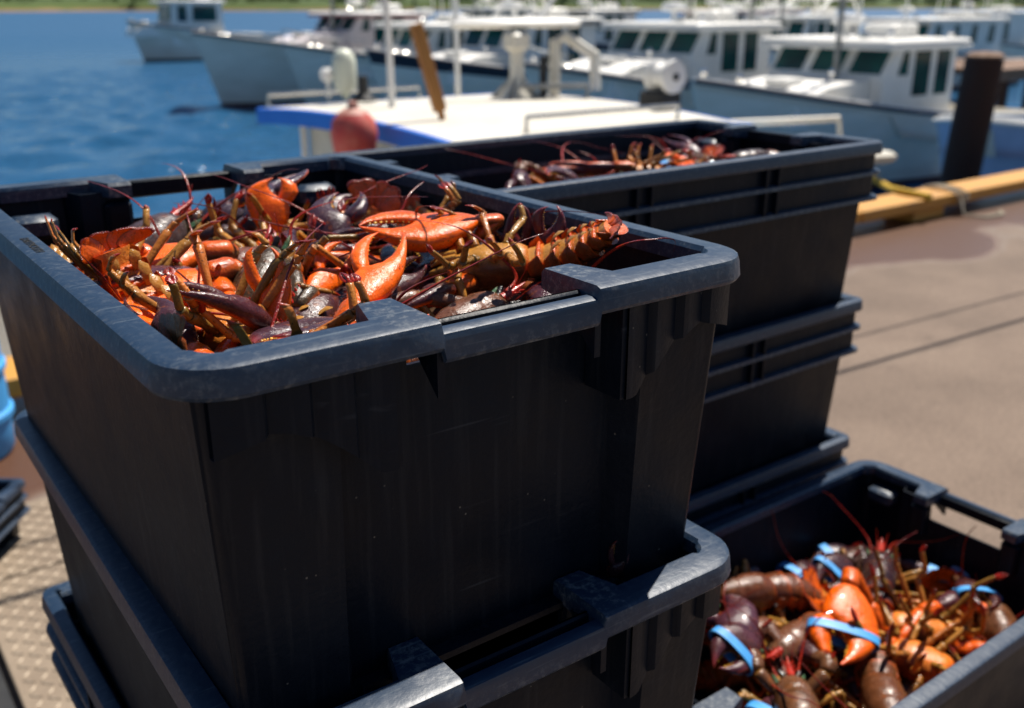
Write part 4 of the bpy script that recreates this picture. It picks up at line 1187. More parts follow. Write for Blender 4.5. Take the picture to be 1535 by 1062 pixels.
# ------------------------------------------------------------------ lobster heap in the main crate
BOXM = (0.179, 0.625, 0.592, 1.205, RZ - 0.28)
GL = 'lobsters heaped in the topmost crate'
def C_(w, t, n, o=.05, k='crush', s=1, orr=0.0):
    return dict(w=w, t=t, n=n, o=o, k=k, s=s, **{'or': orr})
h = RZ
heroes = [
    # belly-up lobster at the right with its tail fan raised, one fat orange claw
    dict(seed=11, pos=(.512, .735, h - .032), fwd=(-.80, .58, -.10), up=(.05, .25, -1), scale=.86, tail=.17, legup=.9, tone=.35,
         claws=[C_((.535, .775, h + .004), (.425, .812, h + .006), (.12, .38, -1), .06, 'crush', 1, .9), C_((.470, .720, h - .045), (.395, .700, h - .050), (0, .1, 1), .1, 'pinch')],
         label='belly-up lobster with raised legs and orange tail fan against the crate side wall'),
    dict(seed=12, pos=(.262, .628, h - .055), fwd=(.75, .45, .10), up=(.2, -.3, -1), scale=.95, tail=.3, legup=.5, tone=.2,
         claws=[C_((.352, .688, h - .034), (.437, .752, h + .012), (.50, .62, -.58), .30, 'pinch', -1, 1.0), C_((.300, .735, h - .062), (.312, .752, h + .022), (.62, .75, .1), .30, 'pinch', 1, .5)],
         label='lobster reaching up one open slender orange claw in the middle of the heap'),
    dict(seed=13, pos=(.400, .975, h - .070), fwd=(-.95, -.25, .05), up=(0, .2, -1), scale=1.0, tail=.2, legup=.55, tone=.25,
         claws=[C_((.322, .945, h - .034), (.222, .960, h - .030), (-.05, .3, -1), .04, 'crush', 1, 1.0), C_((.298, .868, h - .036), (.206, .846, h - .042), (0, .3, -1), .06, 'crush', -1, 1.0)],
         label='lobster laying two plump orange claws side by side near the crate corner'),
    dict(seed=14, pos=(.318, 1.095, h - .055), fwd=(.86, .42, .26), up=(-.25, -.12, 1), scale=1.05, tail=.25, tone=.0,
         claws=[C_((.395, 1.16, h - .045), (.455, 1.10, h - .030), (-.2, -.4, .9), .1), None],
         label='purple-grey lobster lying back up beneath the open hand hole'),
    dict(seed=15, pos=(.345, .852, h - .052), fwd=(.62, .60, .50), up=(-.62, .10, .6), scale=.95, tail=.2, tone=.0,
         claws=[C_((.400, .905, h - .045), (.470, .872, h - .028), (-.3, -.5, .8), .15, 'pinch'), C_((.36, .79, h - .048), (.430, .835, h - .022), (.5, .7, -.2), .2, 'pinch', 1, .3)],
         label='dark olive lobster tilted head up between the orange claws'),
    dict(seed=16, pos=(.500, 1.015, h - .050), fwd=(-.35, -.9, .15), up=(.3, .0, 1), scale=.95, tail=.3, tone=.1,
         claws=[C_((.455, .935, h - .050), (.497, .995, h + .002), (-.45, -.6, .6), .45, 'crush', -1, -.2), C_((.560, .935, h - .045), (.600, .86, h - .035), (-.2, -.3, .9), .2)],
         label='lobster with a gaping dark purple claw and orange finger at mid heap'),
    dict(seed=17, pos=(.450, 1.085, h - .070), fwd=(-.2, -.9, .1), up=(.1, .1, -1), scale=.9, tail=.05, legup=.3, tone=.3,
         claws=[C_((.432, 1.035, h - .050), (.446, 1.052, h + .035), (.3, .9, .2), .05, 'crush', 1, .7), C_((.50, 1.04, h - .05), (.555, 1.06, h - .02), (0, -.5, .8), .1)],
         label='lobster holding a red blunt claw upright before the crate end wall'),
    dict(seed=18, pos=(.575, .800, h - .095), fwd=(.25, .35, .6), up=(-.8, -.3, .4), scale=.92, tail=.3, tone=.8,
         claws=[C_((.594, .742, h - .055), (.600, .735, h + .034), (-.7, -.7, .1), .12, 'pinch', 1, -.6), C_((.595, .795, h - .070), (.603, .80, h + .012), (-.7, -.7, .1), .05, 'pinch', 1, -.6)],
         label='dark red lobster pointing two narrow claws straight up along the side wall'),
    dict(seed=19, pos=(.232, .905, h - .052), fwd=(.15, -1, .02), up=(-.1, 0, -1), scale=.95, tail=.02, legup=1.35, tone=.2, legspread=.6, claws=None,
         label='belly-up lobster with thin legs standing up along the printed rim'),
    dict(seed=20, pos=(.268, .755, h - .060), fwd=(.3, -1, .05), up=(.15, 0, -1), scale=.98, tail=.22, legup=1.5, tone=.25, legspread=.55,
         claws=[C_((.222, .700, h - .05), (.212, .800, h - .028), (-.3, .1, 1), .1, 'pinch'), C_((.300, .668, h - .050), (.400, .652, h - .040), (0, .3, -1), .1, 'crush', 1, .5)],
         label='belly-up lobster with olive legs raised at the near corner of the crate'),
    dict(seed=21, pos=(.455, .668, h - .062), fwd=(.9, .2, .15), up=(-.2, -.5, .8), scale=.85, tail=.3, tone=.3,
         claws=[C_((.395, .725, h - .045), (.465, .760, h - .030), (-.3, -.6, .7), .1, 'pinch'), C_((.52, .65, h - .06), (.57, .70, h - .05), (0, 0, 1), .1)],
         label='small purple lobster down beside the handle notch'),
    dict(seed=22, pos=(.330, .640, h - .072), fwd=(-.9, .35, .05), up=(.1, -.4, .9), scale=.8, tail=.2, tone=.45, claws=None,
         label='small orange-brown lobster tucked under the near rim tab'),
    dict(seed=23, pos=(.560, .930, h - .052), fwd=(-.7, -.7, .05), up=(.3, -.2, -.9), scale=.9, tail=.05, legup=.6, tone=.2, claws=None,
         label='belly-up lobster behind the fat orange claw by the far side wall'),
    dict(seed=24, pos=(.560, .640, h - .078), fwd=(.2, 1, .02), up=(.3, 0, .9), scale=.9, tail=.2, tone=.2, ant=True,
         antpts=[(.575, .615, h + .002), (.600, .575, h + .0125), (.628, .548, h + .010), (.640, .520, h + .002), (.637, .517, h - .03)], claws=None,
         label='lobster in the crate corner trailing one long red feeler over the rim'),
]
for k in heroes:
    k.setdefault('zcap', RZ + .022)
    make_lobster(group=GL, box=BOXM, **k)
FL = 'lobster buried below others in the heap of the topmost crate'
fr = np.random.default_rng(99)
n_ = 0
for lay, zz in ((0, h - .085), (1, h - .135)):
    for ix in range(3):
        for iy in range(4):
            x_ = .235 + .165 * ix + fr.normal() * .012; y_ = .66 + .155 * iy + fr.normal() * .015
            a = fr.uniform(0, 2 * np.pi)
            upz = -1 if fr.random() < .3 else 1
            make_lobster(200 + n_, (x_, y_, zz + fr.normal() * .006 - (.035 if iy == 3 else 0) - (.02 if ix == 2 else 0)), (math.cos(a), math.sin(a), fr.normal() * .12), (fr.normal() * .4, fr.normal() * .4, upz), 1.0 + .15 * fr.random(), fr.uniform(.02, .16) * upz + .02,
                         legup=(.5 if upz < 0 else 0), tone=fr.random() * .4, label=FL, group=GL, box=BOXM, ant=False, zcap=RZ - .012)
            n_ += 1

# ------------------------------------------------------------------ banded lobsters in the low crate
BOXR = (QX0 + .078, QX1 - .078, QY0 + .026, QY1 - .026, QZ - .28)
GR = 'blue banded lobsters in the low crate'
rz_ = .635
heroesR = [
    dict(seed=41, pos=(1.315, .690, rz_ - .030), fwd=(-.3, .7, .1), up=(.2, -.3, -1), scale=1.08, tail=.2, legup=.9, tone=.4,
         claws=[C_((1.270, .786, rz_ + .072), (1.136, .700, rz_ + .030), (.38, .48, -.78), 0, 'crush', 1, 1.4), C_((1.43, .72, rz_), (1.53, .70, rz_), (0, 0, 1), 0, 'pinch')], bands=True,
         label='lobster showing a huge round orange claw tied with a blue band'),
    dict(seed=42, pos=(1.455, .915, rz_ - .035), fwd=(-.8, .1, .1), up=(.1, -.2, 1), scale=1.05, tail=.25, tone=.1,
         claws=[C_((1.43, .895, rz_ + .005), (1.318, .878, rz_ + .003), (-.35, -.5, .8), 0, 'crush', 1), C_((1.40, .95, rz_ - .02), (1.30, .96, rz_ - .02), (0, 0, 1), 0)], bands=True,
         label='lobster with a dark purple claw and blue band lying behind the orange claw'),
    dict(seed=43, pos=(1.440, .838, rz_ + .004), fwd=(.78, .50, .05), up=(-.1, -.1, 1), scale=.98, tail=.15, tone=.05, bands=True,
         claws=[C_((1.50, .93, rz_ - .02), (1.40, .955, rz_ - .02), (0, -.2, 1), 0, 'crush'), C_((1.525, .85, rz_ - .01), (1.545, .75, rz_ - .01), (-.2, 0, 1), 0, 'pinch')],
         label='olive lobster lying back up in the centre of the banded heap'),
    dict(seed=44, pos=(1.14, .905, rz_ + .040), fwd=(-.95, .30, .05), up=(.0, -.2, 1), scale=1.05, tail=.22, tone=.4, claws=None, bands=True,
         label='reddish lobster with its ringed tail towards the crate wall'),
    dict(seed=45, pos=(1.135, .790, rz_ + .005), fwd=(-.9, -.1, .05), up=(.1, -.3, 1), scale=1.05, tail=.2, tone=.35,
         claws=[C_((1.085, .822, rz_ + .040), (.965, .800, rz_ + .040), (-.2, -.5, .8), 0, 'crush', 1, .15), C_((1.05, .73, rz_ - .01), (.95, .70, rz_ - .01), (0, 0, 1), 0)], bands=True,
         label='lobster with a reddish brown claw banded in blue at the handle end'),
    dict(seed=46, pos=(1.245, .850, rz_ - .028), fwd=(.3, .95, .0), up=(.1, -.1, 1), scale=1.0, tail=.12, tone=0, claws=None, bands=True,
         label='dark grey lobster with ringed tail beside the huge orange claw'),
    dict(seed=47, pos=(1.50, .650, rz_ - .022), fwd=(.6, .6, .1), up=(.2, -.3, 1), scale=1.02, tail=.3, tone=.3,
         claws=[C_((1.545, .735, rz_), (1.475, .655, rz_ + .012), (-.3, -.45, .8), 0, 'crush', 1), None], bands=True,
         label='mauve lobster with a blue banded claw by the far handle'),
    dict(seed=48, pos=(1.395, .715, rz_ - .025), fwd=(.6, -.8, .0), up=(.1, .1, -1), scale=.98, tail=.1, legup=1.4, legspread=.5, tone=.2, claws=None, bands=True,
         label='belly-up banded lobster with legs standing up in a bunch'),
    dict(seed=49, pos=(1.15, .625, rz_ - .012), fwd=(-.6, -.6, .0), up=(-.1, .2, 1), scale=1.05, tail=.2, tone=.35, claws=None, bands=True,
         label='orange-brown lobster against the near long wall of the low crate'),
    dict(seed=50, pos=(1.02, .690, rz_ + .015), fwd=(.6, .7, .0), up=(0, 0, 1), scale=1.0, tail=.2, tone=.3, claws=None, bands=True,
         label='brown banded lobster near the notched end of the low crate'),
]
for k in heroesR:
    k['scale'] *= 1.15; k.setdefault('zcap', rz_ + .115); k['bands'] = k['seed'] in (41, 42, 43, 45, 47, 49)
    make_lobster(group=GR, box=BOXR, **k)
n_ = 0
for ix in range(4):
    for iy in range(2):
        a = fr.uniform(0, 2 * np.pi)
        make_lobster(300 + n_, (.95 + .175 * ix, .66 + .21 * iy, rz_ - .085), (math.cos(a), math.sin(a), 0), (fr.normal() * .3, fr.normal() * .3, 1 if fr.random() < .6 else -1), .98, .25, tone=fr.random() * .4, bands=False,
                     label='lobster buried under others in the low crate', group=GR, box=BOXR, ant=False)
        n_ += 1

# ------------------------------------------------------------------ few lobsters in the back crate
BOXB = (BX - BL_ / 2 + .078, BX + BL_ / 2 - .078, BY - BW_ / 2 + .028, BY + BW_ / 2 - .028, BZ - .30)
GK = 'lobsters in the long ribbed crate'
zb = BZ - .055
for k in [
    dict(seed=61, pos=(1.10, 1.32, zb - .005), fwd=(-.7, -.5, .1), up=(.1, -.2, 1), tone=.3, label='brown lobster lowest in the long ribbed crate, feeler curled up', antpts=[(1.12, 1.36, zb + .05), (1.16, 1.38, zb + .09), (1.20, 1.36, zb + .05), (1.24, 1.33, zb + .03)]),
    dict(seed=62, pos=(1.23, 1.27, zb), fwd=(-.8, .3, .15), up=(.2, -.3, -1), legup=.7, tone=.3, label='belly-up lobster in the long ribbed crate'),
    dict(seed=63, pos=(1.36, 1.25, zb), fwd=(.2, .8, .1), up=(0, -.2, 1), tone=.2, claws=[C_((1.33, 1.24, zb + .01), (1.25, 1.22, zb + .03), (.3, .6, -.6), .2, 'crush', 1, .6), None], label='lobster with a red and white claw in the long ribbed crate'),
    dict(seed=64, pos=(1.45, 1.22, zb + .004), fwd=(-.9, .1, .0), up=(0, -.1, 1), tone=.0, tail=.08, bands=True, label='dark banded lobster near the far handle of the long ribbed crate'),
    dict(seed=65, pos=(1.33, 1.38, zb - .03), fwd=(.9, .1, .0), up=(0, .1, 1), tone=.2, label='lobster against the long back wall of the ribbed crate'),
    dict(seed=66, pos=(1.02, 1.20, zb - .035), fwd=(.3, .8, .0), up=(0, .1, 1), tone=.2, label='lobster lying low by the near long wall of the ribbed crate')]:
    k.setdefault('scale', .95); k.setdefault('tail', .2)
    k.setdefault('zcap', BZ + .0)
    make_lobster(group=GK, box=BOXB, **k)
for q in range(8):
    a = fr.uniform(0, 6.28)
    make_lobster(330 + q, (.88 + .085 * q, 1.18 + .16 * (q % 2), zb - .075), (math.cos(a), math.sin(a), 0), (fr.normal() * .3, fr.normal() * .3, 1), .98, .25, tone=fr.random() * .4,
                 label='lobster hidden deep in the long ribbed crate', group=GK, box=BOXB, ant=False)

# a scrap of claw caught on the rim of the second crate
mb_l = Lob(); rg_ = np.random.default_rng(5)
add_claw(mb_l, np.zeros(3), (.2, -.3, .9), (-.5, -.7, .2), .045, 'pinch', .4, rg_, 1, .2, 0.2)
me = bpy.data.meshes.new('lobster_claw'); me.from_pydata(np.vstack(mb_l.v).tolist(), [], mb_l.f)
at = me.color_attributes.new('pigment', 'FLOAT_COLOR', 'POINT'); cl = np.ones((mb_l.n, 4), np.float32); cl[:, :3] = np.vstack(mb_l.c); at.data.foreach_set('color', cl.ravel())
me.materials.append(M['shell']); me.shade_smooth()
o = link('lobster_claw', me, None, (.535, .572, RZ - SP - .022)); tag(o, 'small greenish claw tip caught inside the rim of the second crate', 'claw')

# ------------------------------------------------------------------ boats
def boat(name, label, bow, bowh, sternh, Lb, beam, wx, wl, wz0, wz1, hw, trim='white', hullm='hull', bottom='antifoul', stripe=None, rot=0.0, extras=(), rake=.75, group='fishing boats moored bow out in the harbour', cabin=True, npanes=3, side_w=None, wrake=.35):
    t = thing(name, label, 'boat', (bow[0], bow[1], WZ), rot, group)
    NS = 34
    ss = np.concatenate([np.linspace(0, .2, 14), np.linspace(.23, 1, 20)])
    hb = beam / 2 * np.interp(ss, [0, .03, .08, .16, .28, .42, .6, .85, 1], [.015, .20, .42, .66, .85, .95, 1, .97, .9])
    sh = sternh + (bowh - sternh) * (1 - ss) ** 1.9
    fl = np.interp(ss, [0, .06, .16, .3, .5, 1], [.3, .36, .52, .72, .88, .95])
    levels = [1.0, .86, .7, .52, .34, .18]
    rings = []
    for i, s_ in enumerate(ss):
        pts = []
        zs = [sh[i] * l for l in levels] + [0.14, 0.02, -0.25, -0.55]
        for q, z in enumerate(zs):
            f_ = z / sh[i] if z > 0 else 0
            b_ = hb[i] * (fl[i] + (1 - fl[i]) * max(f_, 0) ** 1.5)
            if z < 0: b_ *= 1 + z * .9
            xo = rake * (1 - max(f_, -0.2)) * math.exp(-s_ * 9)
            pts.append((s_ * Lb + xo, b_, z))
        rings.append(pts)
    n = len(rings[0])
    mb = MB()
    for sg in (-1, 1):
        vs_ = [(p[0], sg * p[1], p[2]) for r_ in rings for p in r_]
        f0, f1, f2 = [], [], []
        for i in range(NS - 1):
            for j in range(n - 1):
                q = (i * n + j, (i + 1) * n + j, (i + 1) * n + j + 1, i * n + j + 1)
                if sg > 0: q = q[::-1]
                (f1 if j >= 6 else (f2 if (j == 0 and stripe) else f0)).append(q)
        o_ = len(mb.v)
        mb.add(vs_, f0, 0)
        mb.f += [tuple(a + o_ for a in q) for q in f1]; mb.m += [1] * len(f1)
        mb.f += [tuple(a + o_ for a in q) for q in f2]; mb.m += [2] * len(f2)
    # stem and transom closing faces
    k = len(rings[-1])
    mb.add([(p[0], -p[1], p[2]) for p in rings[-1]] + [(p[0], p[1], p[2]) for p in rings[-1]], [(j, j + 1, k + j + 1, k + j) for j in range(k - 1)], 0)
    mb.add([(p[0], -p[1], p[2]) for p in rings[0]] + [(p[0], p[1], p[2]) for p in rings[0]], [(k + j, k + j + 1, j + 1, j) for j in range(k - 1)], 0)
    mb.build('hull', [hullm, bottom, stripe or hullm], t, smooth=40)
    # deck, high forward and low aft
    dk = MB(); vs_ = []; fs = []
    for i, s_ in enumerate(ss):
        z = sh[i] - (0.10 if s_ * Lb < wx + .2 else 0.45)
        vs_ += [(s_ * Lb, -hb[i] * .985, z), (s_ * Lb, hb[i] * .985, z)]
    for i in range(NS - 1): fs.append((2 * i, 2 * i + 2, 2 * i + 3, 2 * i + 1))
    dk.add(vs_, fs); dk.build('deck', 'deckw', t)
    for sg in (-1, 1):
        rr_ = MB(); rr_.tube([(ss[i] * Lb, sg * (hb[i] + .015), sh[i] + .01) for i in range(NS)], .045, 6)
        rr_.build('rub_rail', 'stripe' if stripe or hullm == 'hull' else 'white', t)
        cp = MB(); cp.tube([(ss[i] * Lb, sg * (hb[i] - .05), sh[i] + .04) for i in range(NS)], .05, 6)
        cp.build('gunwale', 'white', t)
    if cabin:
        # trunk cabin in front of the windscreen
        tk = MB()
        tz = wz0 - .02
        tk.prism([(wx - 2.1, tz - .75), (wx - 2.0, tz - .35), (wx - 1.2, tz - .12), (wx + .05, tz), (wx + .05, tz - .75)], -hw * .8, hw * .8)
        tc = tk.build('trunk_cabin', trim, t)
        hm = MB(); hm.box((wx - 1.1, 0, tz - .06), (.5, .5, .14), bev=.02); hm.build('hatch', 'white', tc)
        ph = MB(); ph.lathe((wx - .5, -hw * .8 - .005, tz - .4), [(.09, 0), (.1, -.02), (.06, -.03)], 12, 0, 'y'); ph.build('porthole', 'glass', tc)
        # wheelhouse
        z0 = sternh - .45
        wh = MB()
        wh.prism([(wx, z0), (wx, wz0), (wx + wrake, wz1), (wx + wl, wz1), (wx + wl, z0)], -hw, hw)
        wo = wh.build('wheelhouse', trim, t, smooth=0)
        H_ = wz1 - wz0
        def pane(cor, nrm):
            cor = [Vector(c) for c in cor]; nrm = Vector(nrm).normalized()
            w_ = MB(); w_.add([c - nrm * .01 for c in cor] + [c + nrm * .012 for c in cor], [(0, 1, 2, 3), (7, 6, 5, 4), (0, 4, 5, 1), (1, 5, 6, 2), (2, 6, 7, 3), (3, 7, 4, 0)])
            w_.build('window', 'glass', wo, smooth=0)
        nrmf = (-H_, 0, wrake)
        wd = 2 * hw / npanes
        for k in range(npanes):
            ya_, yb_ = -hw + wd * k + .10, -hw + wd * (k + 1) - .10
            za, zbb = .10 * H_, .86 * H_
            pane([(wx + wrake * za / H_, ya_, wz0 + za), (wx + wrake * za / H_, yb_, wz0 + za), (wx + wrake * zbb / H_, yb_, wz0 + zbb), (wx + wrake * zbb / H_, ya_, wz0 + zbb)], nrmf)
        sw = side_w or [(.42, .72, .0), (.92, 1.42, -.38), (1.62, min(2.05, wl - .2), -.38)]
        for sg in (-1, 1):
            for (xa, xb, dz) in sw:
                rk = wrake * .4 if dz == 0 else 0
                pane([(wx + xa, sg * hw, wz0 + .06 * H_ + dz), (wx + xb, sg * hw, wz0 + .06 * H_ + dz), (wx + xb, sg * hw, wz0 + .84 * H_), (wx + xa + rk, sg * hw, wz0 + .84 * H_)], (0, sg, 0))
        ro = MB(); ro.box((wx + wrake + (wl - wrake) / 2 - .14, 0, wz1 + .06), (wl - wrake + .62, 2 * hw + .36, .12), bev=.04)
        rf = ro.build('roof', 'white', t)
        ed = MB(); ed.box((wx + wrake + (wl - wrake) / 2 - .14, 0, wz1 - .02), (wl - wrake + .66, 2 * hw + .40, .06), bev=.015)
        ed.build('roof_trim', 'maroon' if trim == 'pink' else ('stripe' if stripe else 'white'), rf)
        dr = MB(); dr.lathe((wx + wrake + .8, .4, wz1 + .12), [(.05, 0), (.05, .22), (.28, .23), (.30, .30), (.24, .40), (.05, .43)], 18); dr.build('radome', 'white', rf)
        for (ax, ay, al) in ((wx + wl * .6, -.7, 3.2), (wx + wl * .8, .6, 2.6), (wx + wl * .55, .2, 2.2)):
            an = MB(); an.tube([(ax, ay, wz1 + .1), (ax, ay, wz1 + .1 + al * .4), (ax + .05, ay, wz1 + .1 + al)], [.025, .018, .008], 6); an.build('antenna', 'white', rf)
        fl_ = MB(); fl_.lathe((wx + wrake + .1, -.5, wz1 + .16), [(.05, -.08), (.09, -.04), (.09, .04), (.02, .06)], 12, 0, 'x'); fl_.build('searchlight', 'steel', rf)
        bx = MB(); bx.box((wx + wl * .75, -.2, wz1 + .24), (.8, .7, .26), bev=.04); bx.build('raft_canister', 'white', rf)
        # polished knobs, not real lamps, added to give the boats sun glints
        for (lx, ly, lz) in ((.35, .1, sh[1] + .16), (.9, -.22, sh[4] + .14), (wx - .6, -hw * .5, wz0 + .10), (wx + wl - .1, -hw + .1, wz1 + .20), (wx + wrake + .3, -hw * .7, wz1 + .20)):
            nl_ = MB(); nl_.lathe((lx, ly, lz), [(.012, -.14), (.015, -.06), (.045, -.045), (.06, -.01), (.058, .02), (.04, .05), (.01, .062)], 14); nl_.build('glint_knob', 'chrome', t)
        # bow rail
        rl = MB()
        for sg in (-1, 1):
            pts = [(ss[i] * Lb, sg * max(hb[i] - .1, 0.02), sh[i] + .42) for i in range(0, 15, 2)]
            rl.tube(pts, .016, 6)
            for p in pts[::2]: rl.tube([(p[0], p[1], p[2]), (p[0], p[1], p[2] - .40)], .013, 5)
        if 'rail' in extras: rl.build('bow_rail', 'steel', t)
        ms = MB(); mx_ = wx + wl + .4 if 'mastaft' in extras else wx - .15
        if 'mast' in extras or 'mastaft' in extras:
            ms.tube([(mx_, -.3 * hw, sternh), (mx_, -.3 * hw, wz1 + 1.6)], [.06, .045], 8)
            ms.tube([(mx_ - .5, -.3 * hw, wz1 + .95), (mx_ + .45, -.3 * hw, wz1 + 1.05)], .035, 6)
            ms.build('mast', 'galv', t)
        if 'gantry' in extras:
            gy = MB()
            for sg in (-1, 1):
                gy.tube([(wx + wl * .35, sg * hw * .75, wz1 + .1), (wx + wl * .6, sg * hw * .7, wz1 + .75), (wx + wl * 1.0, sg * hw * .7, wz1 + .75), (wx + wl * 1.1, sg * hw * .75, wz1 + .1)], .06, 8)
            gy.tube([(wx + wl * .6, -hw * .7, wz1 + .75), (wx + wl * .6, hw * .7, wz1 + .75)], .06, 8)
            gy.tube([(wx + wl * 1.0, -hw * .7, wz1 + .75), (wx + wl * 1.0, hw * .7, wz1 + .75)], .06, 8)
            gy.build('gantry', 'white', rf)
        for sg in (-1, 1):
            cl_ = MB(); cl_.box((1.0, sg * .28, sh[4] + .05), (.22, .05, .06), bev=.015); cl_.build('cleat', 'steel', t)
    return t
M['pink'] = pmat('pinkish_white_gelcoat', (0.72, 0.66, 0.66), (0.62, 0.56, 0.56), 1.6, 0.35)

boat('fishing_boat', 'white lobster boat with three large windscreen panes beside the dark piling', (12.5, 11.8), 2.0, 1.05, 9.6, 3.5, 3.45, 2.25, 1.98, 2.50, 1.28, extras=('mast',))
boat('fishing_boat', 'white boat with tall windows and masts moored behind the hauler winch', (12.6, 16.6), 2.05, 1.05, 10.5, 3.6, 3.5, 2.5, 2.16, 2.72, 1.35, hullm='hull', extras=('mastaft', 'rail'))
boat('fishing_boat', 'grey-white boat with a dark sheer stripe and white gantry on its roof', (12.5, 23.0), 2.1, 1.1, 11.0, 3.7, 3.8, 2.6, 2.05, 2.75, 1.4, stripe='stripe', extras=('gantry',))
boat('fishing_boat', 'boat with a low wheelhouse and dark windscreen next to the maroon-roofed boat', (12.6, 28.2), 2.1, 1.1, 11.0, 3.6, 4.0, 2.4, 1.9, 2.55, 1.4, extras=('rail',))
boat('fishing_boat', 'large high-bowed boat with maroon roof trim and pinkish wheelhouse', (11.5, 32.6), 2.35, 1.3, 12.5, 4.2, 4.9, 2.8, 2.34, 2.86, 1.4, trim='pink', extras=('mast',))
boat('fishing_boat', 'small old white boat with green waterline farthest out on open water', (18.2, 62.5), 2.3, 1.4, 9.0, 3.3, 2.2, 3.2, 2.2, 3.35, 1.2, bottom='greenwl', extras=('mast',), wrake=.15, npanes=2, side_w=[(.4, 1.0, 0), (1.3, 2.8, 0)])
boat('skiff', 'pale blue skiff pointing its bow towards the wharf past the piling', (12.9, 7.05), 1.75, 1.35, 5.2, 2.0, 0, 0, 0, 0, 0, hullm='bluehull', cabin=False, rot=R(17), rake=.6)
boat('fishing_boat', 'distant white boat with round-cornered windows behind the wooden dock', (34.5, 23.5), 1.9, 1.0, 9.0, 3.2, 1.6, 5.5, 1.7, 2.6, 1.3, side_w=[(.5, 1.0, 0), (1.8, 2.3, 0), (3.1, 3.6, 0), (4.4, 4.9, 0)])
boat('fishing_boat', 'distant boat with a red roof edge among the far moorings', (32.0, 33.0), 1.9, 1.0, 9.0, 3.2, 3.2, 2.6, 2.0, 2.9, 1.3, trim='pink')
boat('fishing_boat', 'distant white boat seen over the roof of the boat by the piling', (29.5, 26.5), 1.9, 1.0, 9.0, 3.2, 3.0, 3.6, 1.8, 2.7, 1.3, extras=('mast', 'gantry'))

boat('fishing_boat', 'far white boat with a short wheelhouse behind the row of moored boats', (24.5, 41.0), 2.2, 1.2, 10.5, 3.5, 3.6, 2.6, 2.1, 3.0, 1.4, extras=('mast', 'gantry'))
boat('fishing_boat', 'far boat with a dark sheer stripe beyond the boats with gantries', (27.0, 36.5), 2.1, 1.1, 10.0, 3.4, 3.4, 2.8, 2.0, 2.9, 1.35, stripe='stripe', extras=('mastaft', 'rail'))
boat('fishing_boat', 'far pinkish boat moored alone beyond the finger dock', (38.0, 36.0), 2.0, 1.1, 10.0, 3.4, 3.2, 3.2, 1.9, 2.9, 1.35, trim='pink', extras=('mast', 'gantry'))
boat('fishing_boat', 'far white boat with a long wheelhouse at the end of the wooden dock', (44.0, 27.0), 2.0, 1.1, 10.0, 3.4, 2.6, 4.4, 1.9, 2.8, 1.35, extras=('mast',))
# white skiff low beside the wharf at the left
boat('skiff', 'low white skiff moored against the wharf beside the blue barrel', (-2.9, 6.1), 1.0, 0.8, 4.4, 1.7, 0, 0, 0, 0, 0, cabin=False, rake=.4)

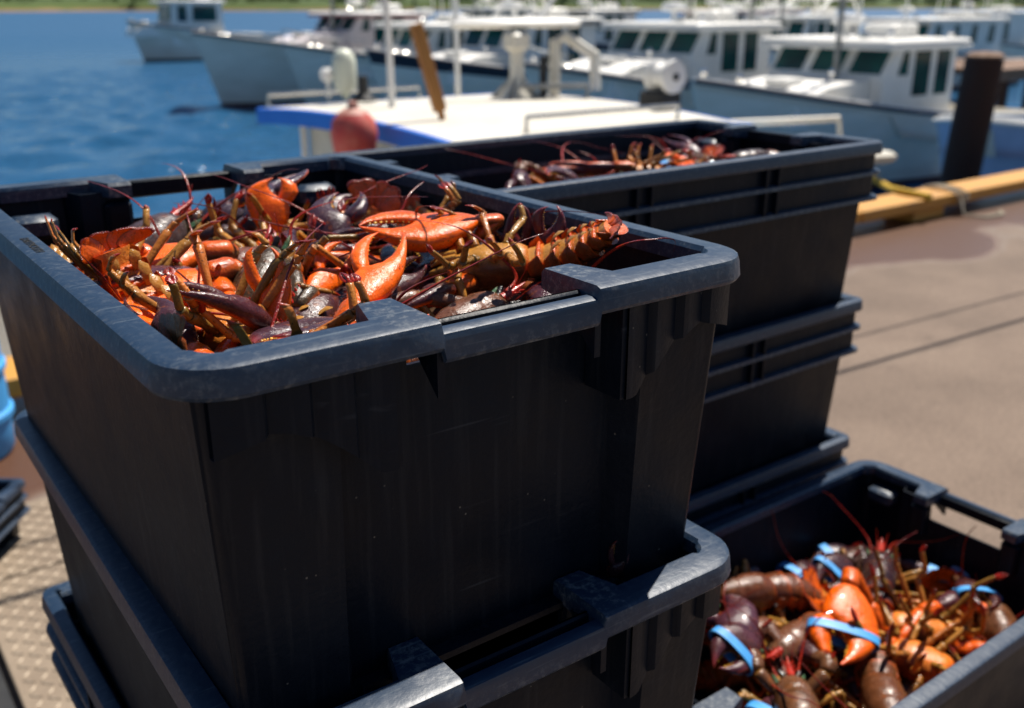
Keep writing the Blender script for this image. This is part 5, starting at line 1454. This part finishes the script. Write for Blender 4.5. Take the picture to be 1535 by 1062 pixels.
# ------------------------------------------------------------------ near boat with blue-edged roof
def near_boat():
    t = thing('fishing_boat', 'cream-roofed boat with bright blue roof edge moored along the wharf', 'boat', (3.4, 6.5, WZ), 0)
    rz0 = 2.45                                     # roof height over the water
    x0_, x1_, hwid = 0.0, 2.35, 1.62
    # hull, bow towards +x
    ss = np.linspace(0, 1, 26); Lb = 7.7; xs = -3.6 + ss * Lb
    hb = 1.75 * np.interp(ss, [0, .1, .4, .65, .85, .95, 1], [.9, .95, 1, .95, .6, .28, .03])
    sh = 1.0 + .95 * ss ** 2.2
    mb = MB()
    for sg in (-1, 1):
        vs_, fs = [], []
        for i in range(26):
            for q, f_ in enumerate((1, .75, .5, .25, 0.02, -.25)):
                b_ = hb[i] * np.interp(f_, [-.25, 0, 1], [.6, .8, 1]); vs_.append((xs[i] - (1 - f_) * .7 * max(0, ss[i] - .7) / .3, sg * b_, sh[i] * f_))
        for i in range(25):
            for j in range(5):
                q = (i * 6 + j, (i + 1) * 6 + j, (i + 1) * 6 + j + 1, i * 6 + j + 1); fs.append(q if sg < 0 else q[::-1])
        mb.add(vs_, fs)
    mb.add([(xs[0], -hb[0] * k, sh[0] * f_) for f_, k in ((1, 1), (-.25, .6))] + [(xs[0], hb[0] * k, sh[0] * f_) for f_, k in ((-.25, .6), (1, 1))], [(0, 1, 2, 3)])
    mb.build('hull', 'hull', t, smooth=40)
    dk = MB(); vs_ = []
    for i in range(26): vs_ += [(xs[i], -hb[i] * .98, sh[i] - (.12 if ss[i] > .55 else .4)), (xs[i], hb[i] * .98, sh[i] - (.12 if ss[i] > .55 else .4))]
    dk.add(vs_, [(2 * i, 2 * i + 2, 2 * i + 3, 2 * i + 1) for i in range(25)]); dk.build('deck', 'deckw', t)
    for sg in (-1, 1):
        g_ = MB(); g_.tube([(xs[i], sg * hb[i], sh[i] + .03) for i in range(26)], .06, 6); g_.build('gunwale', 'white', t)
    # house with a window in the aft wall
    h_ = MB(); h_.box(((x0_ + x1_) / 2 + .12, 0, (rz0 + .6) / 2 - .02), (x1_ - x0_ - .3, 2 * hwid - .5, rz0 - .6 - .05), bev=.05)
    ho = h_.build('wheelhouse', 'cream', t)
    def rpane(y0_, y1_, z0_, z1_, x):
        pts = []; r_ = min(y1_ - y0_, z1_ - z0_) * .28
        for cx, cy, a0 in ((y1_ - r_, z1_ - r_, 0), (y0_ + r_, z1_ - r_, 90), (y0_ + r_, z0_ + r_, 180), (y1_ - r_, z0_ + r_, 270)):
            for q in range(5): a = R(a0 + 22.5 * q); pts.append((cx + r_ * math.cos(a), cy + r_ * math.sin(a)))
        n = len(pts)
        m1 = MB(); m1.add([(x, p[0], p[1]) for p in pts] + [(x - .02, p[0], p[1]) for p in pts], [tuple(range(2 * n - 1, n - 1, -1))] + [(i, (i + 1) % n, n + (i + 1) % n, n + i) for i in range(n)])
        w = m1.build('window', 'glass', ho, smooth=0)
        m2 = MB(); m2.tube([(x - .012, p[0], p[1]) for p in pts + pts[:1]], .022, 6); m2.build('window_frame', 'black', w)
    rpane(.35, .85, 1.45, 2.05, .265); rpane(-1.2, -.75, 1.45, 2.05, .265)
    dr = MB(); dr.box((.262, -.2, 1.5), (.02, .62, 1.4), bev=.005); d_ = dr.build('door', 'cream', ho)
    kn = MB(); kn.lathe((.24, -.42, 1.5), [(.02, 0), (.03, -.03), (.01, -.045)], 10, 0, 'x'); kn.build('handle', 'steel', d_)
    pp = MB(); pp.tube([(.20, 1.28, .7), (.20, 1.28, rz0 - .05)], .03, 8); pp.build('post', 'white', t)
    # roof: slightly cambered slab with a blue edge
    NX, NY = 10, 14
    vs_, fs = [], []
    for lay in (0, 1):
        for i in range(NX + 1):
            for j in range(NY + 1):
                x = x0_ + (x1_ - x0_) * i / NX; y = -hwid + 2 * hwid * j / NY
                z = rz0 - .07 * (y / hwid) ** 2 - .02 * ((i / NX) - .4) ** 2 - (.07 if lay else 0)
                vs_.append((x, y, z))
    st_ = (NX + 1) * (NY + 1)
    for i in range(NX):
        for j in range(NY):
            a = i * (NY + 1) + j
            fs.append((a, a + NY + 1, a + NY + 2, a + 1)); fs.append((st_ + a + 1, st_ + a + NY + 2, st_ + a + NY + 1, st_ + a))
    rb = MB(); rb.add(vs_, fs); ro = rb.build('roof', 'deckw', t)
    def zz(y): return rz0 - .07 * (y / hwid) ** 2
    for nm, x, sgn in (('roof_edge', x0_, -1), ('roof_edge', x1_, 1)):
        e = MB(); vs_, fs = [], []
        for j in range(NY + 1):
            y = -hwid + 2 * hwid * j / NY; z = zz(y)
            vs_ += [(x, y, z - .004), (x + sgn * .04, y, z - .008), (x + sgn * .04, y, z - .13), (x, y, z - .13)]
        for j in range(NY):
            for q in range(4): fs.append((4 * j + q, 4 * j + (q + 1) % 4, 4 * j + 4 + (q + 1) % 4, 4 * j + 4 + q))
        e.add(vs_, fs); e.build(nm, 'bluetrim', ro)
    for sg in (-1, 1):
        e = MB(); e.box(((x0_ + x1_) / 2, sg * (hwid + .02), rz0 - .07 - .065), (x1_ - x0_ + .08, .04, .125)); e.build('roof_edge', 'bluetrim', ro)
    for yy, xa, xb in ((hwid - .08, .02, 1.5), (-hwid + .35, .6, 2.0)):
        r_ = MB(); z = zz(yy)
        r_.tube([(xa, yy, z), (xa, yy, z + .10), (xb, yy, z + .10), (xb, yy, z)], .018, 6); r_.build('grab_rail', 'steel', ro)
    r_ = MB(); r_.tube([(1.75, .35, rz0), (1.75, .35, rz0 + .10), (2.3, .1, rz0 + .10), (2.3, .1, rz0)], .022, 6); r_.build('grab_rail', 'galv', ro)
    # things bolted to the roof
    d = MB(); d.lathe((.58, 1.22, rz0), [(.03, 0), (.03, .06), (.085, .07), (.10, .12), (.10, .30), (.085, .36), (.05, .395), (.01, .41)], 18); d.build('radome', 'dome', ro)
    d = MB(); d.lathe((.47, 1.32, rz0), [(.015, 0), (.015, .14), (.06, .16), (.065, .22), (.04, .25)], 14); d.build('satellite_antenna', 'white', ro)
    d = MB(); d.lathe((.62, .98, rz0), [(.11, 0), (.10, .02), (.045, .06), (.04, .2)], 12); d.build('black_bracket', 'black', ro)
    d = MB(); d.tube([(.56, .41, rz0 - .02), (.56, .42, rz0 + .5), (.50, .5, rz0 + 2.4)], [.028, .026, .02], 8); d.build('antenna', 'white', ro)
    d = MB(); d.tube([(1.9, 1.5, rz0 - .06), (1.9, 1.52, rz0 + 2.4)], [.026, .02], 8); d.build('antenna', 'white', ro)
    d = MB(); d.box((0, 0, .30), (.085, .06, .60), bev=.006); d.tube([(0, 0, -.06), (0, 0, .02)], .025, 8)
    po = d.build('wooden_post', 'orangewood', ro); po.location = (.40, -.54, rz0 + .05); po.rotation_euler = (R(-9), R(-12), 0)
    # radar pedestal
    d = MB(); d.lathe((1.86, .52, rz0 - .03), [(.17, 0), (.165, .02), (.075, .12), (.06, .16), (.06, .42), (.075, .43), (.075, .45), (.05, .46)], 20); pe = d.build('radar_pedestal', 'cream', ro)
    for k in range(4):
        a = k * R(90) + .6
        f_ = MB(); f_.prism([(.05, 0), (.26, 0), (.05, .20)], -.008, .008); fo = f_.build('gusset', 'galv', pe, loc=(1.86, .52, rz0 - .03), rz=a)
    d = MB(); d.box((1.86, .52, rz0 + .46), (.20, .17, .16), bev=.03); d.build('radar_motor', 'cream', pe)
    d = MB(); d.box((1.86, .52, rz0 + .60), (1.15, .10, .075), rz=-.35, bev=.03); d.build('radar_scanner', 'white', pe)
    # bent exhaust / pipe frame
    d = MB(); d.tube([(2.2, .42, rz0 - .03), (2.2, .42, rz0 + .45), (2.26, .36, rz0 + .50), (2.46, .20, rz0 + .34), (2.46, .18, rz0 + .05)], .05, 10); d.build('bent_pipe', 'cream', ro)
    d = MB(); d.tube([(2.06, .40, rz0 - .03), (2.06, .40, rz0 + .34)], .035, 8); d.build('black_pipe', 'black', ro)
    # hauler winch right of the roof
    hx_ = MB(); hx_.box((2.36, -.72, rz0 + .0), (.24, .26, .22), bev=.02); hz = hx_.build('winch_block', 'black', t)
    hx_ = MB(); hx_.tube([(2.42, -.72, .9), (2.42, -.72, rz0 - .1)], .06, 8); hx_.build('winch_post', 'galv', hz)
    hw_ = MB(); hw_.lathe((2.36, -.76, rz0 + .22), [(.05, -.12), (.125, -.11), (.13, -.08), (.095, -.06), (.085, 0), (.095, .06), (.13, .08), (.125, .11), (.05, .12)], 22, 0, 'y'); wo = hw_.build('winch_drum', 'white', hz)
    hw_ = MB(); hw_.lathe((2.36, -.76, rz0 + .22), [(.03, -.13), (.03, .13)], 12, 0, 'y'); hw_.build('winch_axle', 'black', wo)
    # foredeck clutter
    d = MB(); d.box((3.3, -.9, rz0 - .62), (1.5, 1.1, .34), bev=.12); d.build('fore_cabin', 'white', t)
    d = MB(); d.box((3.35, -.95, rz0 - .425), (.30, 1.0, .05), bev=.02); d.build('blue_tarp_strip', 'lightblue', t)
    d = MB(); d.box((2.72, -1.1, rz0 - .44), (.25, .8, .04), rz=.4, bev=.015); d.build('blue_tarp_strip', 'lightblue', t)
    d = MB(); d.tube([(2.9, -.5, rz0 - .22), (4.4, -.95, rz0 - .22), (4.45, -1.0, rz0 - .6)], .03, 8); d.build('davit_rail', 'cream', t)
    d = MB(); d.box((4.15, -1.25, rz0 - .52), (.9, .3, .10), rz=-.25, bev=.03); d.build('hatch_lid', 'cream', t)
near_boat()
# buoys and gear
mb = MB(); mb.lathe((0, 0, 0), [(.02, -.30), (.14, -.25), (.20, -.12), (.22, .02), (.20, .13), (.14, .20)], 20); 
bo = mb.build('mooring_buoy', 'buoyred', None, (3.13, 5.98, .78)); bo.scale = (.72, .72, .72); tag(bo, 'faded red round buoy hanging at the blue roof edge', 'buoy')
mb = MB(); mb.lathe((0, 0, 0), [(.142, .20), (.10, .235), (.05, .25), (.045, .30), (.01, .31)], 18); mb.build('cap', 'buoytop', bo)

# ------------------------------------------------------------------ pilings and docks
def piling(x, y, ztop, r_, lean, label):
    mb = MB(); zb_ = WZ - 3.0
    pts = []
    for k in range(12):
        z = zb_ + (ztop - zb_) * k / 11
        pts.append(((z - WZ) * lean[0], (z - WZ) * lean[1], z))
    mb.tube(pts, [r_ * (1.05 - .08 * k / 11 + .02 * rng.uniform(-1, 1)) for k in range(12)], 14)
    t = thing('piling', label, 'piling', (x, y, 0), 0, 'timber pilings in the harbour')
    mb.build('pile', 'pile', t)
    cp = MB(); cp.lathe(((ztop - WZ) * lean[0], (ztop - WZ) * lean[1], ztop), [(r_ * .99, .0), (r_ * .99, .02), (r_ * .7, .05), (.02, .06)], 14); cp.build('cap', 'dockwood', t)
piling(9.85, 5.55, 1.10, .19, (.055, -.03), 'thick tarred dark piling leaning beside the white boat')
def dock(x0_, x1_, y0_, y1_, z, label, n):
    t = thing('wooden_dock', label, 'dock', ((x0_ + x1_) / 2, (y0_ + y1_) / 2, z), 0, 'wooden docks between the boats')
    Lx = x1_ - x0_
    for k in range(n):
        q = MB(); q.box((-Lx / 2 + Lx * (k + .5) / n, 0, 0), (Lx / n - .02, y1_ - y0_, .06)); q.build('plank', 'dockwood', t)
    for sg in (-1, 1):
        q = MB(); q.box((0, sg * ((y1_ - y0_) / 2 - .1), -.14), (Lx, .16, .21)); q.build('beam', 'dockwood', t)
    for k in range(5):
        for sg in (-1, 1):
            q = MB(); q.tube([(-Lx / 2 + Lx * (k + .1) / 4.2, sg * ((y1_ - y0_) / 2 - .1), -3.5), (-Lx / 2 + Lx * (k + .1) / 4.2, sg * ((y1_ - y0_) / 2 - .1), -.25)], .12, 8); q.build('post', 'pile', t)
dock(23.2, 45.0, 12.3, 14.5, .15, 'brown wooden dock beyond the stern of the boat by the piling', 60)
dock(23.5, 34.0, 18.4, 20.0, -.2, 'wooden finger dock behind the boats on the right', 30)
dock(24.0, 30.0, 44.0, 46.0, -.5, 'low wooden dock with blue gear behind the maroon-trimmed boat', 24)
mb = MB(); mb.box((0, 0, .6), (2.6, 1.4, 1.2), bev=.15); tag(mb.build('tarpaulin_bundle', 'bluetarp', None, (25.6, 45.0, -.47)), 'deep blue tarpaulin bundle on the low far dock', 'tarpaulin')
mb = MB(); mb.box((0, 0, .45), (2.4, 1.1, .9), bev=.08); tag(mb.build('plastic_bin', 'lightblue', None, (28.6, 45.0, -.47)), 'light blue plastic bin on the low far dock', 'bin')
mb = MB(); mb.lathe((0, 0, .4), [(.05, -.38), (.25, -.3), (.38, 0), (.25, .3), (.05, .38)], 16); tag(mb.build('white_float', 'white', None, (24.4, 44.6, -.47)), 'white round float beside the blue tarpaulin bundle', 'buoy')

# ------------------------------------------------------------------ odds and ends at the left of the wharf
t = thing('plastic_barrel', 'bright blue plastic barrel standing before the yellow kerb', 'barrel', (.335, 3.95, 0))
mb = MB(); mb.lathe((0, 0, 0), [(.18, .0), (.195, .02), (.20, .14), (.212, .15), (.212, .17), (.20, .18), (.20, .32), (.212, .33), (.212, .35), (.20, .36), (.20, .50), (.212, .51), (.212, .53), (.198, .54), (.192, .62), (.18, .64)], 32); mb.build('drum', 'lightblue', t)
mb = MB(); mb.lathe((0, 0, .642), [(.18, 0), (.187, .008), (.187, .02), (.165, .025), (.04, .022)], 32); mb.build('lid', 'lightblue', t)
crate('low black tray lying beyond the tread plate', .056, 3.125, .22, R(52), .42, .62, 'ribbed', None, H=0.18)
mb = MB(); mb.box((-.22, 2.0, .012), (.84, 2.2, .02), bev=.004)
tag(mb.build('rubber_mat', 'black'), 'black rubber mat lying along the edge of the tread plate', 'mat')

# overhead line along the wharf between two poles (its shadow crosses the concrete)
def overhead():
    yy = lambda x: 2.524 + .545 - .061 * (x - 5.22)
    for x, w in ((-9.0, 'beyond the barrel'), (24.0, 'down the wharf past the crates')):
        t = thing('utility_pole', 'slim timber pole carrying the overhead line ' + w, 'pole', (x, yy(x), 0), 0, 'poles along the wharf')
        q = MB(); q.tube([(0, 0, 0), (0, 0, 3.3)], [.09, .07], 10); q.build('post', 'dockwood', t)
        q = MB(); q.box((0, 0, 3.05), (.08, .9, .08)); q.build('cross_arm', 'dockwood', t)
    for dy, w in ((0.0, 'lower'), (0.30, 'farther')):
        q = MB(); pts = [(x, yy(x) + dy, 3.13 - .10 * 4 * ((x + 9) / 33) * (1 - (x + 9) / 33)) for x in np.linspace(-9, 24, 30)]
        q.tube(pts, .014 if dy == 0 else .008, 6)
        tag(q.build('overhead_cable', 'black'), 'thick black overhead cable along the wharf' if dy == 0 else 'thin black overhead cable on the seaward side', 'cable')
overhead()
